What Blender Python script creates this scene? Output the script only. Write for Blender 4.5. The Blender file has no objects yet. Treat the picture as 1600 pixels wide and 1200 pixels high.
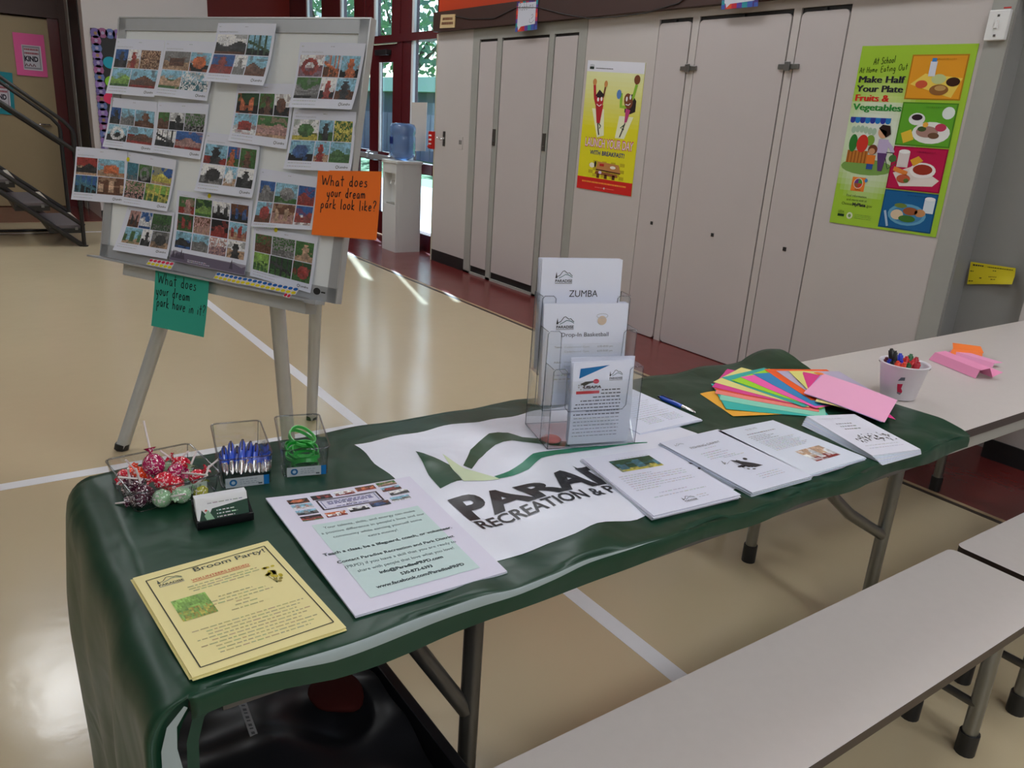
import bpy, bmesh, math, random
import numpy as np
from mathutils import Vector, Matrix
C = bpy.context.scene.collection
PI = math.pi
# ------------------------------------------------------------------ camera
H = 1.44; FPX = 1232.667
PITCH, ROLL, YAW = [math.radians(a) for a in (18.402896, -3.867997, 144.106235)]
def cam_axes():
    cy, sy = math.cos(YAW), math.sin(YAW)
    fw = np.array([cy*math.cos(PITCH), sy*math.cos(PITCH), -math.sin(PITCH)])
    rt = np.array([sy, -cy, 0.]); dn = np.cross(fw, rt)
    c, s = math.cos(ROLL), math.sin(ROLL)
    return c*rt+s*dn, -s*rt+c*dn, fw
RT, DN, FW = cam_axes()
CAM = np.array([0., 0., H])
def ray(p): return RT*((p[0]-800)/FPX)+DN*((p[1]-600)/FPX)+FW
def T(p, z=.742):                      # photograph pixel -> point on the level plane z
    d = ray(p); return CAM+d*((z-H)/d[2])
def onY(p, y): d = ray(p); return CAM+d*(y/d[1])
def onX(p, x): d = ray(p); return CAM+d*(x/d[0])
def on_plane(p, c, n): d = ray(p); return CAM+d*(np.dot(np.array(c)-CAM, n)/np.dot(d, n))
cd = bpy.data.cameras.new('camera'); cam = bpy.data.objects.new('camera', cd); C.objects.link(cam)
cd.sensor_width = 36; cd.lens = FPX/1600*36; cd.clip_start = .02; cd.clip_end = 300
M = Matrix(((RT[0], -DN[0], -FW[0], 0), (RT[1], -DN[1], -FW[1], 0), (RT[2], -DN[2], -FW[2], H), (0, 0, 0, 1)))
cam.matrix_world = M
bpy.context.scene.camera = cam

# ------------------------------------------------------------------ materials
def srgb(r, g, b):
    f = lambda c: c/12.92 if c <= .04045 else ((c+.055)/1.055)**2.4
    return (f(r/255), f(g/255), f(b/255))
MATS = {}
def mat(name, col, rough=.5, metal=0, spec=.5, noise=0, nscale=20, bump=0, bscale=60, coat=0, sheen=0):
    m = bpy.data.materials.new(name); m.use_nodes = True; nt = m.node_tree; b = nt.nodes['Principled BSDF']
    b.inputs['Base Color'].default_value = (*col, 1); b.inputs['Roughness'].default_value = rough
    b.inputs['Metallic'].default_value = metal; b.inputs['Specular IOR Level'].default_value = spec
    b.inputs['Coat Weight'].default_value = coat; b.inputs['Sheen Weight'].default_value = sheen
    tc = nt.nodes.new('ShaderNodeTexCoord')
    if noise:
        n = nt.nodes.new('ShaderNodeTexNoise'); n.inputs['Scale'].default_value = nscale; n.inputs['Detail'].default_value = 4
        nt.links.new(tc.outputs['Object'], n.inputs['Vector'])
        mx = nt.nodes.new('ShaderNodeMix'); mx.data_type = 'RGBA'; nt.links.new(n.outputs['Fac'], mx.inputs['Factor'])
        mx.inputs['A'].default_value = (*[c*(1-noise) for c in col], 1); mx.inputs['B'].default_value = (*[min(1, c*(1+noise)) for c in col], 1)
        nt.links.new(mx.outputs['Result'], b.inputs['Base Color'])
    if bump:
        n = nt.nodes.new('ShaderNodeTexNoise'); n.inputs['Scale'].default_value = bscale; n.inputs['Detail'].default_value = 3
        nt.links.new(tc.outputs['Object'], n.inputs['Vector'])
        bp = nt.nodes.new('ShaderNodeBump'); bp.inputs['Strength'].default_value = bump; bp.inputs['Distance'].default_value = .01
        nt.links.new(n.outputs['Fac'], bp.inputs['Height']); nt.links.new(bp.outputs['Normal'], b.inputs['Normal'])
    MATS[name] = m; return m
def vcol(name, rough, spec=.5, coat=0, bump=0, bscale=60):
    m = mat(name, (.8, .8, .8), rough, 0, spec, coat=coat, bump=bump, bscale=bscale)
    nt = m.node_tree; a = nt.nodes.new('ShaderNodeVertexColor'); a.layer_name = 'Col'
    nt.links.new(a.outputs['Color'], nt.nodes['Principled BSDF'].inputs['Base Color']); return m
def clear(name, tint, refl=1.0, rough=.03):
    m = bpy.data.materials.new(name); m.use_nodes = True; nt = m.node_tree; nt.nodes.clear()
    o = nt.nodes.new('ShaderNodeOutputMaterial'); mx = nt.nodes.new('ShaderNodeMixShader')
    t = nt.nodes.new('ShaderNodeBsdfTransparent'); g = nt.nodes.new('ShaderNodeBsdfGlossy'); lw = nt.nodes.new('ShaderNodeLayerWeight')
    pw = nt.nodes.new('ShaderNodeMath'); pw.operation = 'POWER'; pw.inputs[1].default_value = 4; nt.links.new(lw.outputs['Facing'], pw.inputs[0])
    f = nt.nodes.new('ShaderNodeMath'); f.operation = 'MULTIPLY_ADD'; f.inputs[1].default_value = .7; f.inputs[2].default_value = .055; nt.links.new(pw.outputs[0], f.inputs[0]); t.inputs['Color'].default_value = (*tint, 1); g.inputs['Roughness'].default_value = rough
    g.inputs['Color'].default_value = (refl, refl, refl, 1)
    nt.links.new(f.outputs[0], mx.inputs[0]); nt.links.new(t.outputs[0], mx.inputs[1]); nt.links.new(g.outputs[0], mx.inputs[2])
    nt.links.new(mx.outputs[0], o.inputs[0]); MATS[name] = m; return m
def emit(name, col, s):
    m = bpy.data.materials.new(name); m.use_nodes = True; nt = m.node_tree; nt.nodes.clear()
    o = nt.nodes.new('ShaderNodeOutputMaterial'); e = nt.nodes.new('ShaderNodeEmission')
    e.inputs[0].default_value = (*col, 1); e.inputs[1].default_value = s; nt.links.new(e.outputs[0], o.inputs[0]); MATS[name] = m; return m

PAPER = vcol('printed_paper', .55, .35)
GLOSSP = vcol('laminated_poster', .22, .5)
WALL = mat('cream_painted_wall', srgb(192, 185, 182), .55, noise=.03, nscale=2, bump=.04, bscale=150)
LAM = mat('cream_door_laminate', srgb(190, 182, 181), .38, noise=.025, nscale=3)
GREYT = mat('grey_painted_trim', srgb(158, 158, 152), .45, noise=.03)
GREYP = mat('grey_painted_panel', srgb(140, 140, 138), .45, noise=.03)
RED = mat('dark_red_wall', srgb(128, 28, 12), .5, noise=.06, nscale=3)
ORANGE = mat('orange_red_wall', srgb(190, 60, 20), .5, noise=.05, nscale=3)
MAROON = mat('maroon_gloss_paint', srgb(92, 30, 34), .22, noise=.06, nscale=5)
BEAM = mat('dark_brown_beam', srgb(62, 38, 32), .5, noise=.1, nscale=6)
CEIL = mat('ceiling_grey', (.55, .55, .56), .8, noise=.02)
DWALL = mat('brown_panel_wall', (.26, .23, .20), .7, noise=.1)
TAN = mat('tan_door_paint', srgb(160, 142, 108), .5, noise=.03)
BLACK = mat('black_matte', (.012, .012, .013), .5, noise=.2)
BLACKG = mat('black_gloss_plastic', (.008, .008, .010), .3, spec=.35)
BLKM = mat('black_metal', (.02, .019, .018), .35, .3)
CHROME = mat('chrome', (.75, .75, .76), .18, 1)
STEEL = mat('dull_steel_tube', srgb(135, 135, 132), .33, .85, noise=.1)
DSTEEL = mat('dark_steel_tube', srgb(100, 98, 95), .35, .7, noise=.1)
ALU = mat('brushed_aluminium', srgb(176, 179, 183), .38, .25, noise=.05)
ALUL = mat('pale_aluminium', srgb(205, 207, 208), .35, .6, noise=.05)
EASEL = mat('pale_grey_easel_tube', srgb(190, 193, 194), .4, .2, noise=.06, nscale=15)
WBOARD = mat('whiteboard_enamel', srgb(236, 241, 244), .25, noise=.02, nscale=4)
TABLE = mat('pale_laminate_tabletop', srgb(200, 192, 188), .38, noise=.03, nscale=40)
EDGE = mat('dark_edge_banding', srgb(52, 40, 36), .4)
WHITE = mat('white_plastic', srgb(225, 226, 226), .35)
COOLW = mat('cooler_white', srgb(214, 215, 214), .4)
TAPE = mat('white_floor_tape', srgb(222, 222, 226), .35, noise=.04, nscale=12)
MARF = None
REDP = mat('red_plastic', srgb(190, 25, 20), .35)
BEIGE = mat('beige_sign', srgb(200, 175, 130), .5)
CARPET = mat('grey_step_carpet', srgb(105, 98, 98), .9, noise=.15, nscale=90)
NOSE = mat('pale_step_nosing', srgb(215, 205, 190), .5)
ACR = clear('clear_acrylic', (.97, .98, .985), .9)
ACRE = clear('acrylic_edge', (.66, .68, .72), 1)
GLASS = clear('window_glass', (.72, .86, 1.0), .7)
BOTTLE = clear('blue_water_bottle', (.60, .76, .93), .9, .06)
def milky(m, col, k):
    nt = m.node_tree; o = [n for n in nt.nodes if n.type == 'OUTPUT_MATERIAL'][0]; src = o.inputs[0].links[0].from_socket
    d = nt.nodes.new('ShaderNodeBsdfPrincipled'); d.inputs['Base Color'].default_value = (*col, 1); d.inputs['Roughness'].default_value = .15
    x = nt.nodes.new('ShaderNodeMixShader'); x.inputs[0].default_value = k; nt.links.new(src, x.inputs[1]); nt.links.new(d.outputs[0], x.inputs[2]); nt.links.new(x.outputs[0], o.inputs[0])
milky(BOTTLE, srgb(130, 165, 210), .42)
def floor_mat(name, col, rough, nz):
    m = mat(name, col, rough, noise=nz, nscale=.9, spec=.5)
    nt = m.node_tree; b = nt.nodes['Principled BSDF']
    n = nt.nodes.new('ShaderNodeTexNoise'); n.inputs['Scale'].default_value = 3; n.inputs['Detail'].default_value = 6
    tc = nt.nodes.new('ShaderNodeTexCoord'); nt.links.new(tc.outputs['Object'], n.inputs['Vector'])
    r = nt.nodes.new('ShaderNodeMapRange'); r.inputs['To Min'].default_value = rough-.05; r.inputs['To Max'].default_value = rough+.08
    nt.links.new(n.outputs['Fac'], r.inputs['Value']); nt.links.new(r.outputs['Result'], b.inputs['Roughness'])
    bn = nt.nodes.new('ShaderNodeTexNoise'); bn.inputs['Scale'].default_value = 9; bn.inputs['Detail'].default_value = 4
    nt.links.new(tc.outputs['Object'], bn.inputs['Vector'])
    bp = nt.nodes.new('ShaderNodeBump'); bp.inputs['Strength'].default_value = .05; bp.inputs['Distance'].default_value = .02
    nt.links.new(bn.outputs['Fac'], bp.inputs['Height']); nt.links.new(bp.outputs['Normal'], b.inputs['Normal'])
    return m
FLOORM = floor_mat('beige_sheet_floor', srgb(194, 178, 147), .17, .05)
MARF = floor_mat('maroon_floor', srgb(110, 44, 42), .2, .08)

# ------------------------------------------------------------------ mesh builder
class MB:
    def __init__(s): s.v = []; s.f = []; s.c = []; s.m = []; s.sm = []
    def add(s, vs, fs, col=(.8, .8, .8), mi=0, smooth=False):
        n = len(s.v); s.v += [tuple(float(a) for a in v) for v in vs]
        many = isinstance(col, list)
        for i, f in enumerate(fs):
            s.f.append([n+k for k in f]); s.c.append(col[i] if many else col); s.m.append(mi); s.sm.append(smooth)
        return s
    def box(s, x0, x1, y0, y1, z0, z1, col=(.8,)*3, mi=0, bev=0):
        if bev <= 0:
            vs = [(x, y, z) for x in (x0, x1) for y in (y0, y1) for z in (z0, z1)]
            return s.add(vs, [(0, 1, 3, 2), (4, 6, 7, 5), (0, 4, 5, 1), (2, 3, 7, 6), (0, 2, 6, 4), (1, 5, 7, 3)], col, mi)
        bm = bmesh.new(); bmesh.ops.create_cube(bm, size=1)
        for v in bm.verts: v.co = ((x0+x1)/2+v.co.x*(x1-x0), (y0+y1)/2+v.co.y*(y1-y0), (z0+z1)/2+v.co.z*(z1-z0))
        bmesh.ops.bevel(bm, geom=bm.edges[:], offset=bev, segments=2, affect='EDGES', profile=.5)
        s.bm(bm, col, mi); return s
    def bm(s, bm, col=(.8,)*3, mi=0, smooth=False, tf=None):
        bm.verts.ensure_lookup_table(); bm.verts.index_update()
        vs = [(tf(v.co) if tf else v.co) for v in bm.verts]
        s.add(vs, [[v.index for v in f.verts] for f in bm.faces], col, mi, smooth); bm.free(); return s
    def quadbox(s, q, off, col=(.8,)*3, mi=0):      # quad of 4 points extruded by vector off
        a = [np.array(p, float) for p in q]; b = [p+np.array(off) for p in a]
        return s.add(a+b, [(0, 1, 2, 3), (7, 6, 5, 4)]+[(i, i+4, (i+1) % 4+4, (i+1) % 4) for i in range(4)], col, mi)
    def tube(s, pts, r, n=12, col=(.8,)*3, mi=0, cap=True, closed=False, flat=None):
        P = [np.array(p, float) for p in pts]; R = r if isinstance(r, (list, tuple)) else [r]*len(P)
        up = None; rings = []
        for i, p in enumerate(P):
            a = P[(i-1) % len(P)] if (closed or i > 0) else p; b = P[(i+1) % len(P)] if (closed or i < len(P)-1) else p
            t = b-a; t = t/(np.linalg.norm(t)+1e-12)
            if up is None:
                up = np.array([0, 0, 1.]) if abs(t[2]) < .9 else np.array([1., 0, 0])
            u = np.cross(up, t); u /= np.linalg.norm(u)+1e-12; w = np.cross(t, u); up = w
            fu, fw_ = (1, 1) if flat is None else flat
            rings.append([p+R[i]*(fu*u*math.cos(k*2*PI/n)+fw_*w*math.sin(k*2*PI/n)) for k in range(n)])
        vs = [v for r_ in rings for v in r_]; fs = []
        L = len(P) if closed else len(P)-1
        for i in range(L):
            j = (i+1) % len(P)
            for k in range(n): fs.append((i*n+k, i*n+(k+1) % n, j*n+(k+1) % n, j*n+k))
        s.add(vs, fs, col, mi, True)
        if cap and not closed:
            s.add(rings[0], [tuple(range(n))[::-1]], col, mi); s.add(rings[-1], [tuple(range(n))], col, mi)
        return s
    def lathe(s, prof, c=(0, 0, 0), n=32, col=(.8,)*3, mi=0, smooth=True):
        vs = []; fs = []
        for (r, z) in prof: vs += [(c[0]+r*math.cos(k*2*PI/n), c[1]+r*math.sin(k*2*PI/n), c[2]+z) for k in range(n)]
        for i in range(len(prof)-1):
            for k in range(n): fs.append((i*n+k, i*n+(k+1) % n, (i+1)*n+(k+1) % n, (i+1)*n+k))
        return s.add(vs, fs, col, mi, smooth)
    def build(s, name, mats, parent=None, label=None, cat=None, group=None, kind=None):
        me = bpy.data.meshes.new(name); me.from_pydata(s.v, [], s.f)
        if not isinstance(mats, (list, tuple)): mats = [mats]
        for m in mats: me.materials.append(m)
        me.polygons.foreach_set('material_index', s.m); me.polygons.foreach_set('use_smooth', s.sm)
        if any(m in (PAPER, GLOSSP, FLAG) for m in mats):
            ca = me.color_attributes.new('Col', 'FLOAT_COLOR', 'CORNER')
            arr = []
            for f, c in zip(s.f, s.c):
                arr += [c[0], c[1], c[2], 1.0]*len(f)
            ca.data.foreach_set('color', arr)
        me.update()
        o = bpy.data.objects.new(name, me); C.objects.link(o)
        if parent is not None: o.parent = parent
        return tag(o, label, cat, group, kind)
FLAG = vcol('green_nylon_flag', .38, .42, bump=.5, bscale=7)
for _n in FLAG.node_tree.nodes:
    if _n.type == 'TEX_NOISE': _n.inputs['Distortion'].default_value = 1.2; _n.inputs['Detail'].default_value = 1.5
def tag(o, label=None, cat=None, group=None, kind=None):
    for k, v in (('label', label), ('category', cat), ('group', group), ('kind', kind)):
        if v: o[k] = v
    return o
def thing(name, label, cat, group=None, loc=(0, 0, 0)):
    o = bpy.data.objects.new(name, None); C.objects.link(o); o.location = loc; o.empty_display_size = .05
    return tag(o, label, cat, group)
def struct(name, mb, m, parent=None): return mb.build(name, m, parent, kind=None if parent is not None else 'structure')
def U(o, loc):   # parent empties at loc: shift child meshes
    for ch in o.children:
        ch.location = (-loc[0], -loc[1], -loc[2])
def settle(o, loc):
    o.location = loc
    for ch in o.children: ch.location = (-loc[0], -loc[1], -loc[2])

# ------------------------------------------------------------------ text
_tc = {}
def text_mesh(s, bold=0.0, res=3):
    k = (s, bold, res)
    if k in _tc: return _tc[k]
    cu = bpy.data.curves.new('txt', 'FONT'); cu.body = s; cu.size = 1; cu.offset = bold; cu.resolution_u = res; cu.fill_mode = 'FRONT'
    o = bpy.data.objects.new('txt', cu); C.objects.link(o)
    dg = bpy.context.evaluated_depsgraph_get(); me = o.evaluated_get(dg).to_mesh()
    vs = [(v.co.x, v.co.y) for v in me.vertices]; fs = [tuple(p.vertices) for p in me.polygons]
    bpy.data.objects.remove(o); bpy.data.curves.remove(cu)
    w = max([v[0] for v in vs] or [0]); _tc[k] = (vs, fs, w); return _tc[k]
class Surf:
    """a sheet given by its four corners (TL,TR,BR,BL) and an offset along its normal"""
    def __init__(s, q, curl=None, flip=False):
        s.q = [np.array(p, float) for p in q]; a, b, c, d = s.q
        s.W = (np.linalg.norm(b-a)+np.linalg.norm(c-d))/2; s.Hh = (np.linalg.norm(d-a)+np.linalg.norm(c-b))/2
        n = np.cross(d-a, b-a); s.n = n/np.linalg.norm(n); s.curl = curl or (lambda u, v: 0)
    def P(s, u, v, off=0):
        a, b, c, d = s.q
        return (a*(1-u)+b*u)*(1-v)+(d*(1-u)+c*u)*v + s.n*(s.curl(u, v)+off)
    def body(s, mb, col, thick=.0006, nu=6, nv=8, mi=0, edge=None, jitter=0):
        vs = [s.P(i/nu, j/nv) for j in range(nv+1) for i in range(nu+1)]
        bs = [s.P(i/nu, j/nv, -thick) for j in range(nv+1) for i in range(nu+1)]
        f = [(j*(nu+1)+i, (j+1)*(nu+1)+i, (j+1)*(nu+1)+i+1, j*(nu+1)+i+1) for j in range(nv) for i in range(nu)]
        mb.add(vs, f, col, mi, True); mb.add(bs, [t[::-1] for t in f], col, mi, True)
        ring = [i for i in range(nu)]+[j*(nu+1)+nu for j in range(nv)]+[nv*(nu+1)+nu-i for i in range(nu)]+[(nv-j)*(nu+1) for j in range(nv)]
        L = len(ring); vv = [vs[k] for k in ring]+[bs[k] for k in ring]
        mb.add(vv, [(i, (i+1) % L, (i+1) % L+L, i+L) for i in range(L)], edge or col, mi)
    def poly(s, mb, pts, col, off=.0004, mi=0, sub=None):
        bm = bmesh.new(); vs = [bm.verts.new((p[0]*s.W, p[1]*s.Hh, 0)) for p in pts]
        try: bm.faces.new(vs)
        except Exception: bm.free(); return
        bmesh.ops.triangulate(bm, faces=bm.faces[:])
        step = sub or .06
        for _ in range(6):
            e = [x for x in bm.edges if x.calc_length() > step]
            if not e: break
            bmesh.ops.subdivide_edges(bm, edges=e, cuts=1); bmesh.ops.triangulate(bm, faces=bm.faces[:])
        mb.bm(bm, col, mi, tf=lambda c: s.P(c.x/s.W, c.y/s.Hh, off)); 
    def rect(s, mb, u0, v0, u1, v1, col, off=.0004, mi=0):
        n = max(1, int((u1-u0)*6)); m = max(1, int((v1-v0)*6))
        vs = [s.P(u0+(u1-u0)*i/n, v0+(v1-v0)*j/m, off) for j in range(m+1) for i in range(n+1)]
        mb.add(vs, [(j*(n+1)+i, (j+1)*(n+1)+i, (j+1)*(n+1)+i+1, j*(n+1)+i+1) for j in range(m) for i in range(n)], col, mi)
    def ell(s, mb, u, v, ru, rv, col, off=.0004, n=18, rot=0):
        c, t = math.cos(rot), math.sin(rot)
        vs = []
        for k in range(n):
            x, y = ru*s.W*math.cos(2*PI*k/n), rv*s.Hh*math.sin(2*PI*k/n)
            vs.append(s.P(u+(x*c-y*t)/s.W, v+(x*t+y*c)/s.Hh, off))
        mb.add(vs, [tuple(range(n))[::-1]], col)
    def text(s, mb, txt, u, v, h, col, off=.0006, align='l', w=None, bold=0, mi=0, slant=0, sub=None, res=3, rise=0, sx=1):
        """baseline at (u,v); h = cap height as fraction of Hh; w = wanted width as fraction of W"""
        vs, fs, tw = text_mesh(txt, bold, res)
        if not vs: return
        k = h*s.Hh/.72; kx = k*sx
        if w: kx = w*s.W/tw
        full = tw*kx/s.W
        u0 = u if align == 'l' else (u-full/2 if align == 'c' else u-full)
        def mp(x, y): 
            a = u0+(x*kx+y*k*slant)/s.W; return (a, v-y*k/s.Hh-rise*(x*kx/s.W))
        if sub:
            bm = bmesh.new(); bv = [bm.verts.new((*mp(*p), 0)) for p in vs]
            for f in fs:
                try: bm.faces.new([bv[i] for i in f])
                except Exception: pass
            for w_ in bm.verts: w_.co.x *= s.W; w_.co.y *= s.Hh
            bmesh.ops.triangulate(bm, faces=bm.faces[:])
            for _ in range(6):
                e = [x for x in bm.edges if x.calc_length() > sub]
                if not e: break
                bmesh.ops.subdivide_edges(bm, edges=e, cuts=1); bmesh.ops.triangulate(bm, faces=bm.faces[:])
            mb.bm(bm, col, mi, tf=lambda c: s.P(c.x/s.W, c.y/s.Hh, off)); return
        mb.add([s.P(*mp(*p), off) for p in vs], fs, col, mi)
    def stroke(s, mb, pts, wd, col, off=.0006):
        """ribbon along points in (u,v); wd in metres"""
        P = [np.array([p[0]*s.W, p[1]*s.Hh]) for p in pts]
        if len(P) < 2: return
        vs = []
        for i, p in enumerate(P):
            a = P[max(0, i-1)]; b = P[min(len(P)-1, i+1)]; t = b-a; t = t/(np.linalg.norm(t)+1e-9); nn = np.array([-t[1], t[0]])
            for sg in (1, -1):
                q = p+nn*sg*wd/2; vs.append(s.P(q[0]/s.W, q[1]/s.Hh, off))
        mb.add(vs, [(2*i, 2*i+1, 2*i+3, 2*i+2) for i in range(len(P)-1)], col)
    def greek(s, mb, u0, u1, v, h, col, rnd, off=.0005, align='l', dens=.8):
        """one line of print too small to read: word-length dashes"""
        u = u0
        while u < u1:
            w = rnd.uniform(.012, .04)*(.28/max(s.W, .1)); w = min(w, u1-u)
            if w > .004: s.rect(mb, u, v-h/2, u+w, v+h/2, tuple(c*rnd.uniform(.9, 1.25) for c in col), off)
            u += w+.008*(.28/max(s.W, .1))
INK = (.03, .03, .035); GREY = (.30, .30, .32); LG = (.45, .46, .5); WP = srgb(224, 228, 244)

# photographs printed on the sheets: small grids of colour
PAL = dict(b=(32, 84, 150), c=(120, 175, 200), w=(220, 222, 228), g=(60, 105, 50), d=(35, 38, 42), n=(100, 62, 42), r=(150, 40, 32), o=(195, 95, 35),
           t=(185, 150, 120), s=(120, 120, 122), k=(18, 18, 22), m=(130, 100, 115), y=(190, 180, 60), l=(120, 165, 60), e=(40, 110, 130), p=(175, 130, 125), G=(35, 70, 40))
PAL = {k: np.array(srgb(*v)) for k, v in PAL.items()}
_pr = random.Random(5)
def photo(mb, S, u0, v0, u1, v1, rec, off=.0006, n=None):
    sky, gr, bl, sh = rec[0], rec[1], rec[2], rec[3]
    nx = n or max(6, int((u1-u0)*S.W/.0045)); ny = max(5, int((v1-v0)*S.Hh/.0045)); nx, ny = min(nx, 30), min(ny, 24)
    R = np.array([[_pr.random() for _ in range(nx)] for _ in range(ny)])
    G_ = [[_pr.random() for _ in range(7)] for _ in range(7)]; G2 = [[_pr.random() for _ in range(7)] for _ in range(7)]
    def sm(g, x, y):
        x *= 5.99; y *= 5.99; a, b = int(x), int(y); u, v = x-a, y-b; return (g[b][a]*(1-u)+g[b][a+1]*u)*(1-v)+(g[b+1][a]*(1-u)+g[b+1][a+1]*u)*v
    hz = _pr.uniform(.5, .72); ph = _pr.uniform(0, 6); bx = _pr.uniform(.4, .6); vs = []; cols = []; fs = []
    for j in range(ny+1):
        for i in range(nx+1): vs.append(S.P(u0+(u1-u0)*i/nx, v0+(v1-v0)*j/ny, off))
    for j in range(ny):
        for i in range(nx):
            x = (i+.5)/nx; y = (j+.5)/ny; h = hz+.06*math.sin(5*x+ph)
            c = PAL[sky]*(1.15-.3*y) if y < h else PAL[gr]*(.9+.3*(y-h))
            inb = False; r = R[j][i]
            if sh == 'T': inb = abs(x-bx) < .13+.10*y+.05*math.sin(20*y) and y > .12
            elif sh == 'H': inb = y > .35+.25*math.sin(3.5*x+ph)**2 and y < .88
            elif sh == 'B': inb = .22 < x < .8 and .32+.25*abs(x-.5) < y < .8
            elif sh == 'C': inb = (x-bx)**2/.1+(y-.52)**2/.11 < 1
            elif sh == 'W': q = (x-bx)**2/.13+(y-.55)**2/.16; inb = .3 < q < 1
            elif sh == 'L': inb = abs((x*1.3+ph*.1) % .33-.16) < .045 or abs(y-.3-.5*x) < .08
            elif sh == 'P': inb = (math.sin(x*15+ph) > .1) and y > .3+.12*math.sin(x*9+ph) and y < .85
            elif sh == 'X': inb = r > .5
            q = sm(G_, x, y); q2_ = sm(G2, x, y)
            if inb: c = PAL[bl]*(.35+1.1*q)*(.75+.5*r)+.04*q2_
            elif q2_ > .68: c = c*.45+PAL[bl]*.45
            else: c = c*(.7+.5*q)*(.85+.3*r)
            if y > h and q > .6: c = c*.6
            g0 = float(c.mean()); c = (c*.86+g0*.14)*1.12*(.8+.4*_pr.random())+.01
            cols.append(tuple(np.clip(c, 0, .9))); fs.append((j*(nx+1)+i, (j+1)*(nx+1)+i, (j+1)*(nx+1)+i+1, j*(nx+1)+i+1))
    mb.add(vs, fs, cols)

def park_logo(mb, S, u, v, w, col=INK, off=.0007, name=True):
    """ridge line, tree and PARADISE under it; (u,v) top left, w width as a fraction"""
    k = w*S.W/S.Hh; g2 = srgb(70, 110, 115)
    def p(a, b): return (u+a*w, v+b*k)
    t = w*S.W*.035
    S.stroke(mb, [p(0.1, .34), p(.25, .28), p(.42, .05), p(.52, .02), (p(.62, .1)), p(.72, .16), p(.8, .12), p(.92, .24), p(1, .3)], t, col, off)
    S.stroke(mb, [p(.2, .42), p(.4, .33), p(.58, .22), p(.75, .24), p(.88, .3), p(1, .38)], t, g2, off)
    S.poly(mb, [p(.0, .42), p(.06, .08), p(.12, .42)], col, off)
    if name:
        S.text(mb, 'PARADISE', u, v+.64*k, .15*k, col, off, w=w, bold=.02)
        S.rect(mb, u, v+.68*k, u+w, v+.72*k, GREY, off)

# handwriting strokes: each glyph = (width, [strokes]) with y up, x-height .5, caps 1
GL = {
 'W': (1.0, [[(0, .95), (.12, .5), (.2, .05), (.35, .45), (.45, .7), (.55, .4), (.68, .05), (.82, .5), (1, 1)]]),
 'h': (.5, [[(.05, 1), (.03, 0)], [(.03, .3), (.15, .48), (.3, .46), (.36, .3), (.38, 0)]]),
 'a': (.5, [[(.38, .42), (.2, .5), (.05, .3), (.12, .03), (.3, .1), (.38, .4), (.38, .1), (.46, 0)]]),
 't': (.42, [[(.2, .95), (.2, .1), (.28, 0)], [(0, .58), (.42, .62)]]),
 'd': (.5, [[(.36, .38), (.18, .48), (.04, .25), (.14, .02), (.34, .12)], [(.36, .98), (.36, .05), (.44, 0)]]),
 'o': (.48, [[(.22, .5), (.05, .32), (.08, .05), (.25, 0), (.38, .2), (.34, .42), (.2, .5)]]),
 'e': (.46, [[(.05, .25), (.36, .3), (.3, .48), (.12, .45), (.04, .2), (.15, 0), (.38, .08)]]),
 's': (.4, [[(.32, .44), (.15, .5), (.08, .36), (.28, .22), (.28, .05), (.1, 0), (0, .06)]]),
 'y': (.5, [[(.04, .48), (.08, .15), (.22, .06), (.36, .2)], [(.38, .5), (.36, .1), (.28, -.35), (.08, -.45)]]),
 'u': (.5, [[(.04, .48), (.05, .12), (.2, 0), (.34, .15), (.36, .48), (.38, 0)]]),
 'r': (.38, [[(.05, .48), (.06, 0)], [(.06, .25), (.16, .45), (.32, .45)]]),
 'm': (.72, [[(.03, .48), (.04, 0)], [(.04, .3), (.16, .48), (.28, .38), (.29, 0)], [(.29, .3), (.42, .48), (.54, .38), (.58, 0)]]),
 'p': (.5, [[(.06, .45), (.05, -.45)], [(.06, .3), (.22, .5), (.38, .36), (.32, .08), (.08, .04)]]),
 'k': (.46, [[(.05, 1), (.05, 0)], [(.36, .5), (.06, .22), (.4, -.02)]]),
 'l': (.22, [[(.06, 1), (.06, .08), (.14, 0)]]),
 'i': (.2, [[(.08, .46), (.09, 0)], [(.1, .68), (.12, .72)]]),
 'v': (.45, [[(.02, .48), (.16, .02), (.38, .52)]]),
 'n': (.48, [[(.04, .48), (.05, 0)], [(.05, .3), (.2, .5), (.35, .36), (.37, 0)]]),
 '?': (.45, [[(.05, .75), (.15, .98), (.38, .92), (.36, .65), (.2, .45), (.2, .25)], [(.2, .06), (.22, .0)]]),
 'R': (.6, [[(.06, 0), (.08, .95)], [(.0, .9), (.35, .98), (.45, .75), (.3, .5), (.1, .48), (.5, 0)]]),
 'b': (.48, [[(.06, 1), (.06, .05), (.25, 0), (.38, .2), (.28, .45), (.08, .35)]]),
 'E': (.5, [[(.42, .95), (.05, .92), (.04, 0), (.45, .02)], [(.05, .5), (.36, .52)]]),
 'g': (.48, [[(.36, .42), (.18, .5), (.05, .28), (.16, .05), (.34, .15)], [(.37, .48), (.36, -.3), (.2, -.42), (.04, -.34)]]),
 'O': (.7, [[(.35, 1), (.06, .7), (.08, .2), (.35, 0), (.6, .3), (.58, .8), (.32, 1)]]),
 'A': (.65, [[(0, 0), (.3, 1), (.58, 0)], [(.12, .38), (.48, .4)]]),
 'S': (.5, [[(.42, .85), (.25, 1), (.05, .8), (.2, .55), (.4, .4), (.35, .08), (.12, 0), (0, .12)]]),
 'c': (.42, [[(.36, .4), (.2, .5), (.04, .28), (.14, .02), (.36, .08)]]),
 'H': (.65, [[(.05, 1), (.05, 0)], [(.55, 1), (.54, 0)], [(.05, .5), (.55, .52)]]),
 'f': (.4, [[(.36, .92), (.22, 1), (.14, .8), (.14, 0)], [(0, .5), (.32, .52)]]),
 ' ': (.4, [])}
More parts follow.
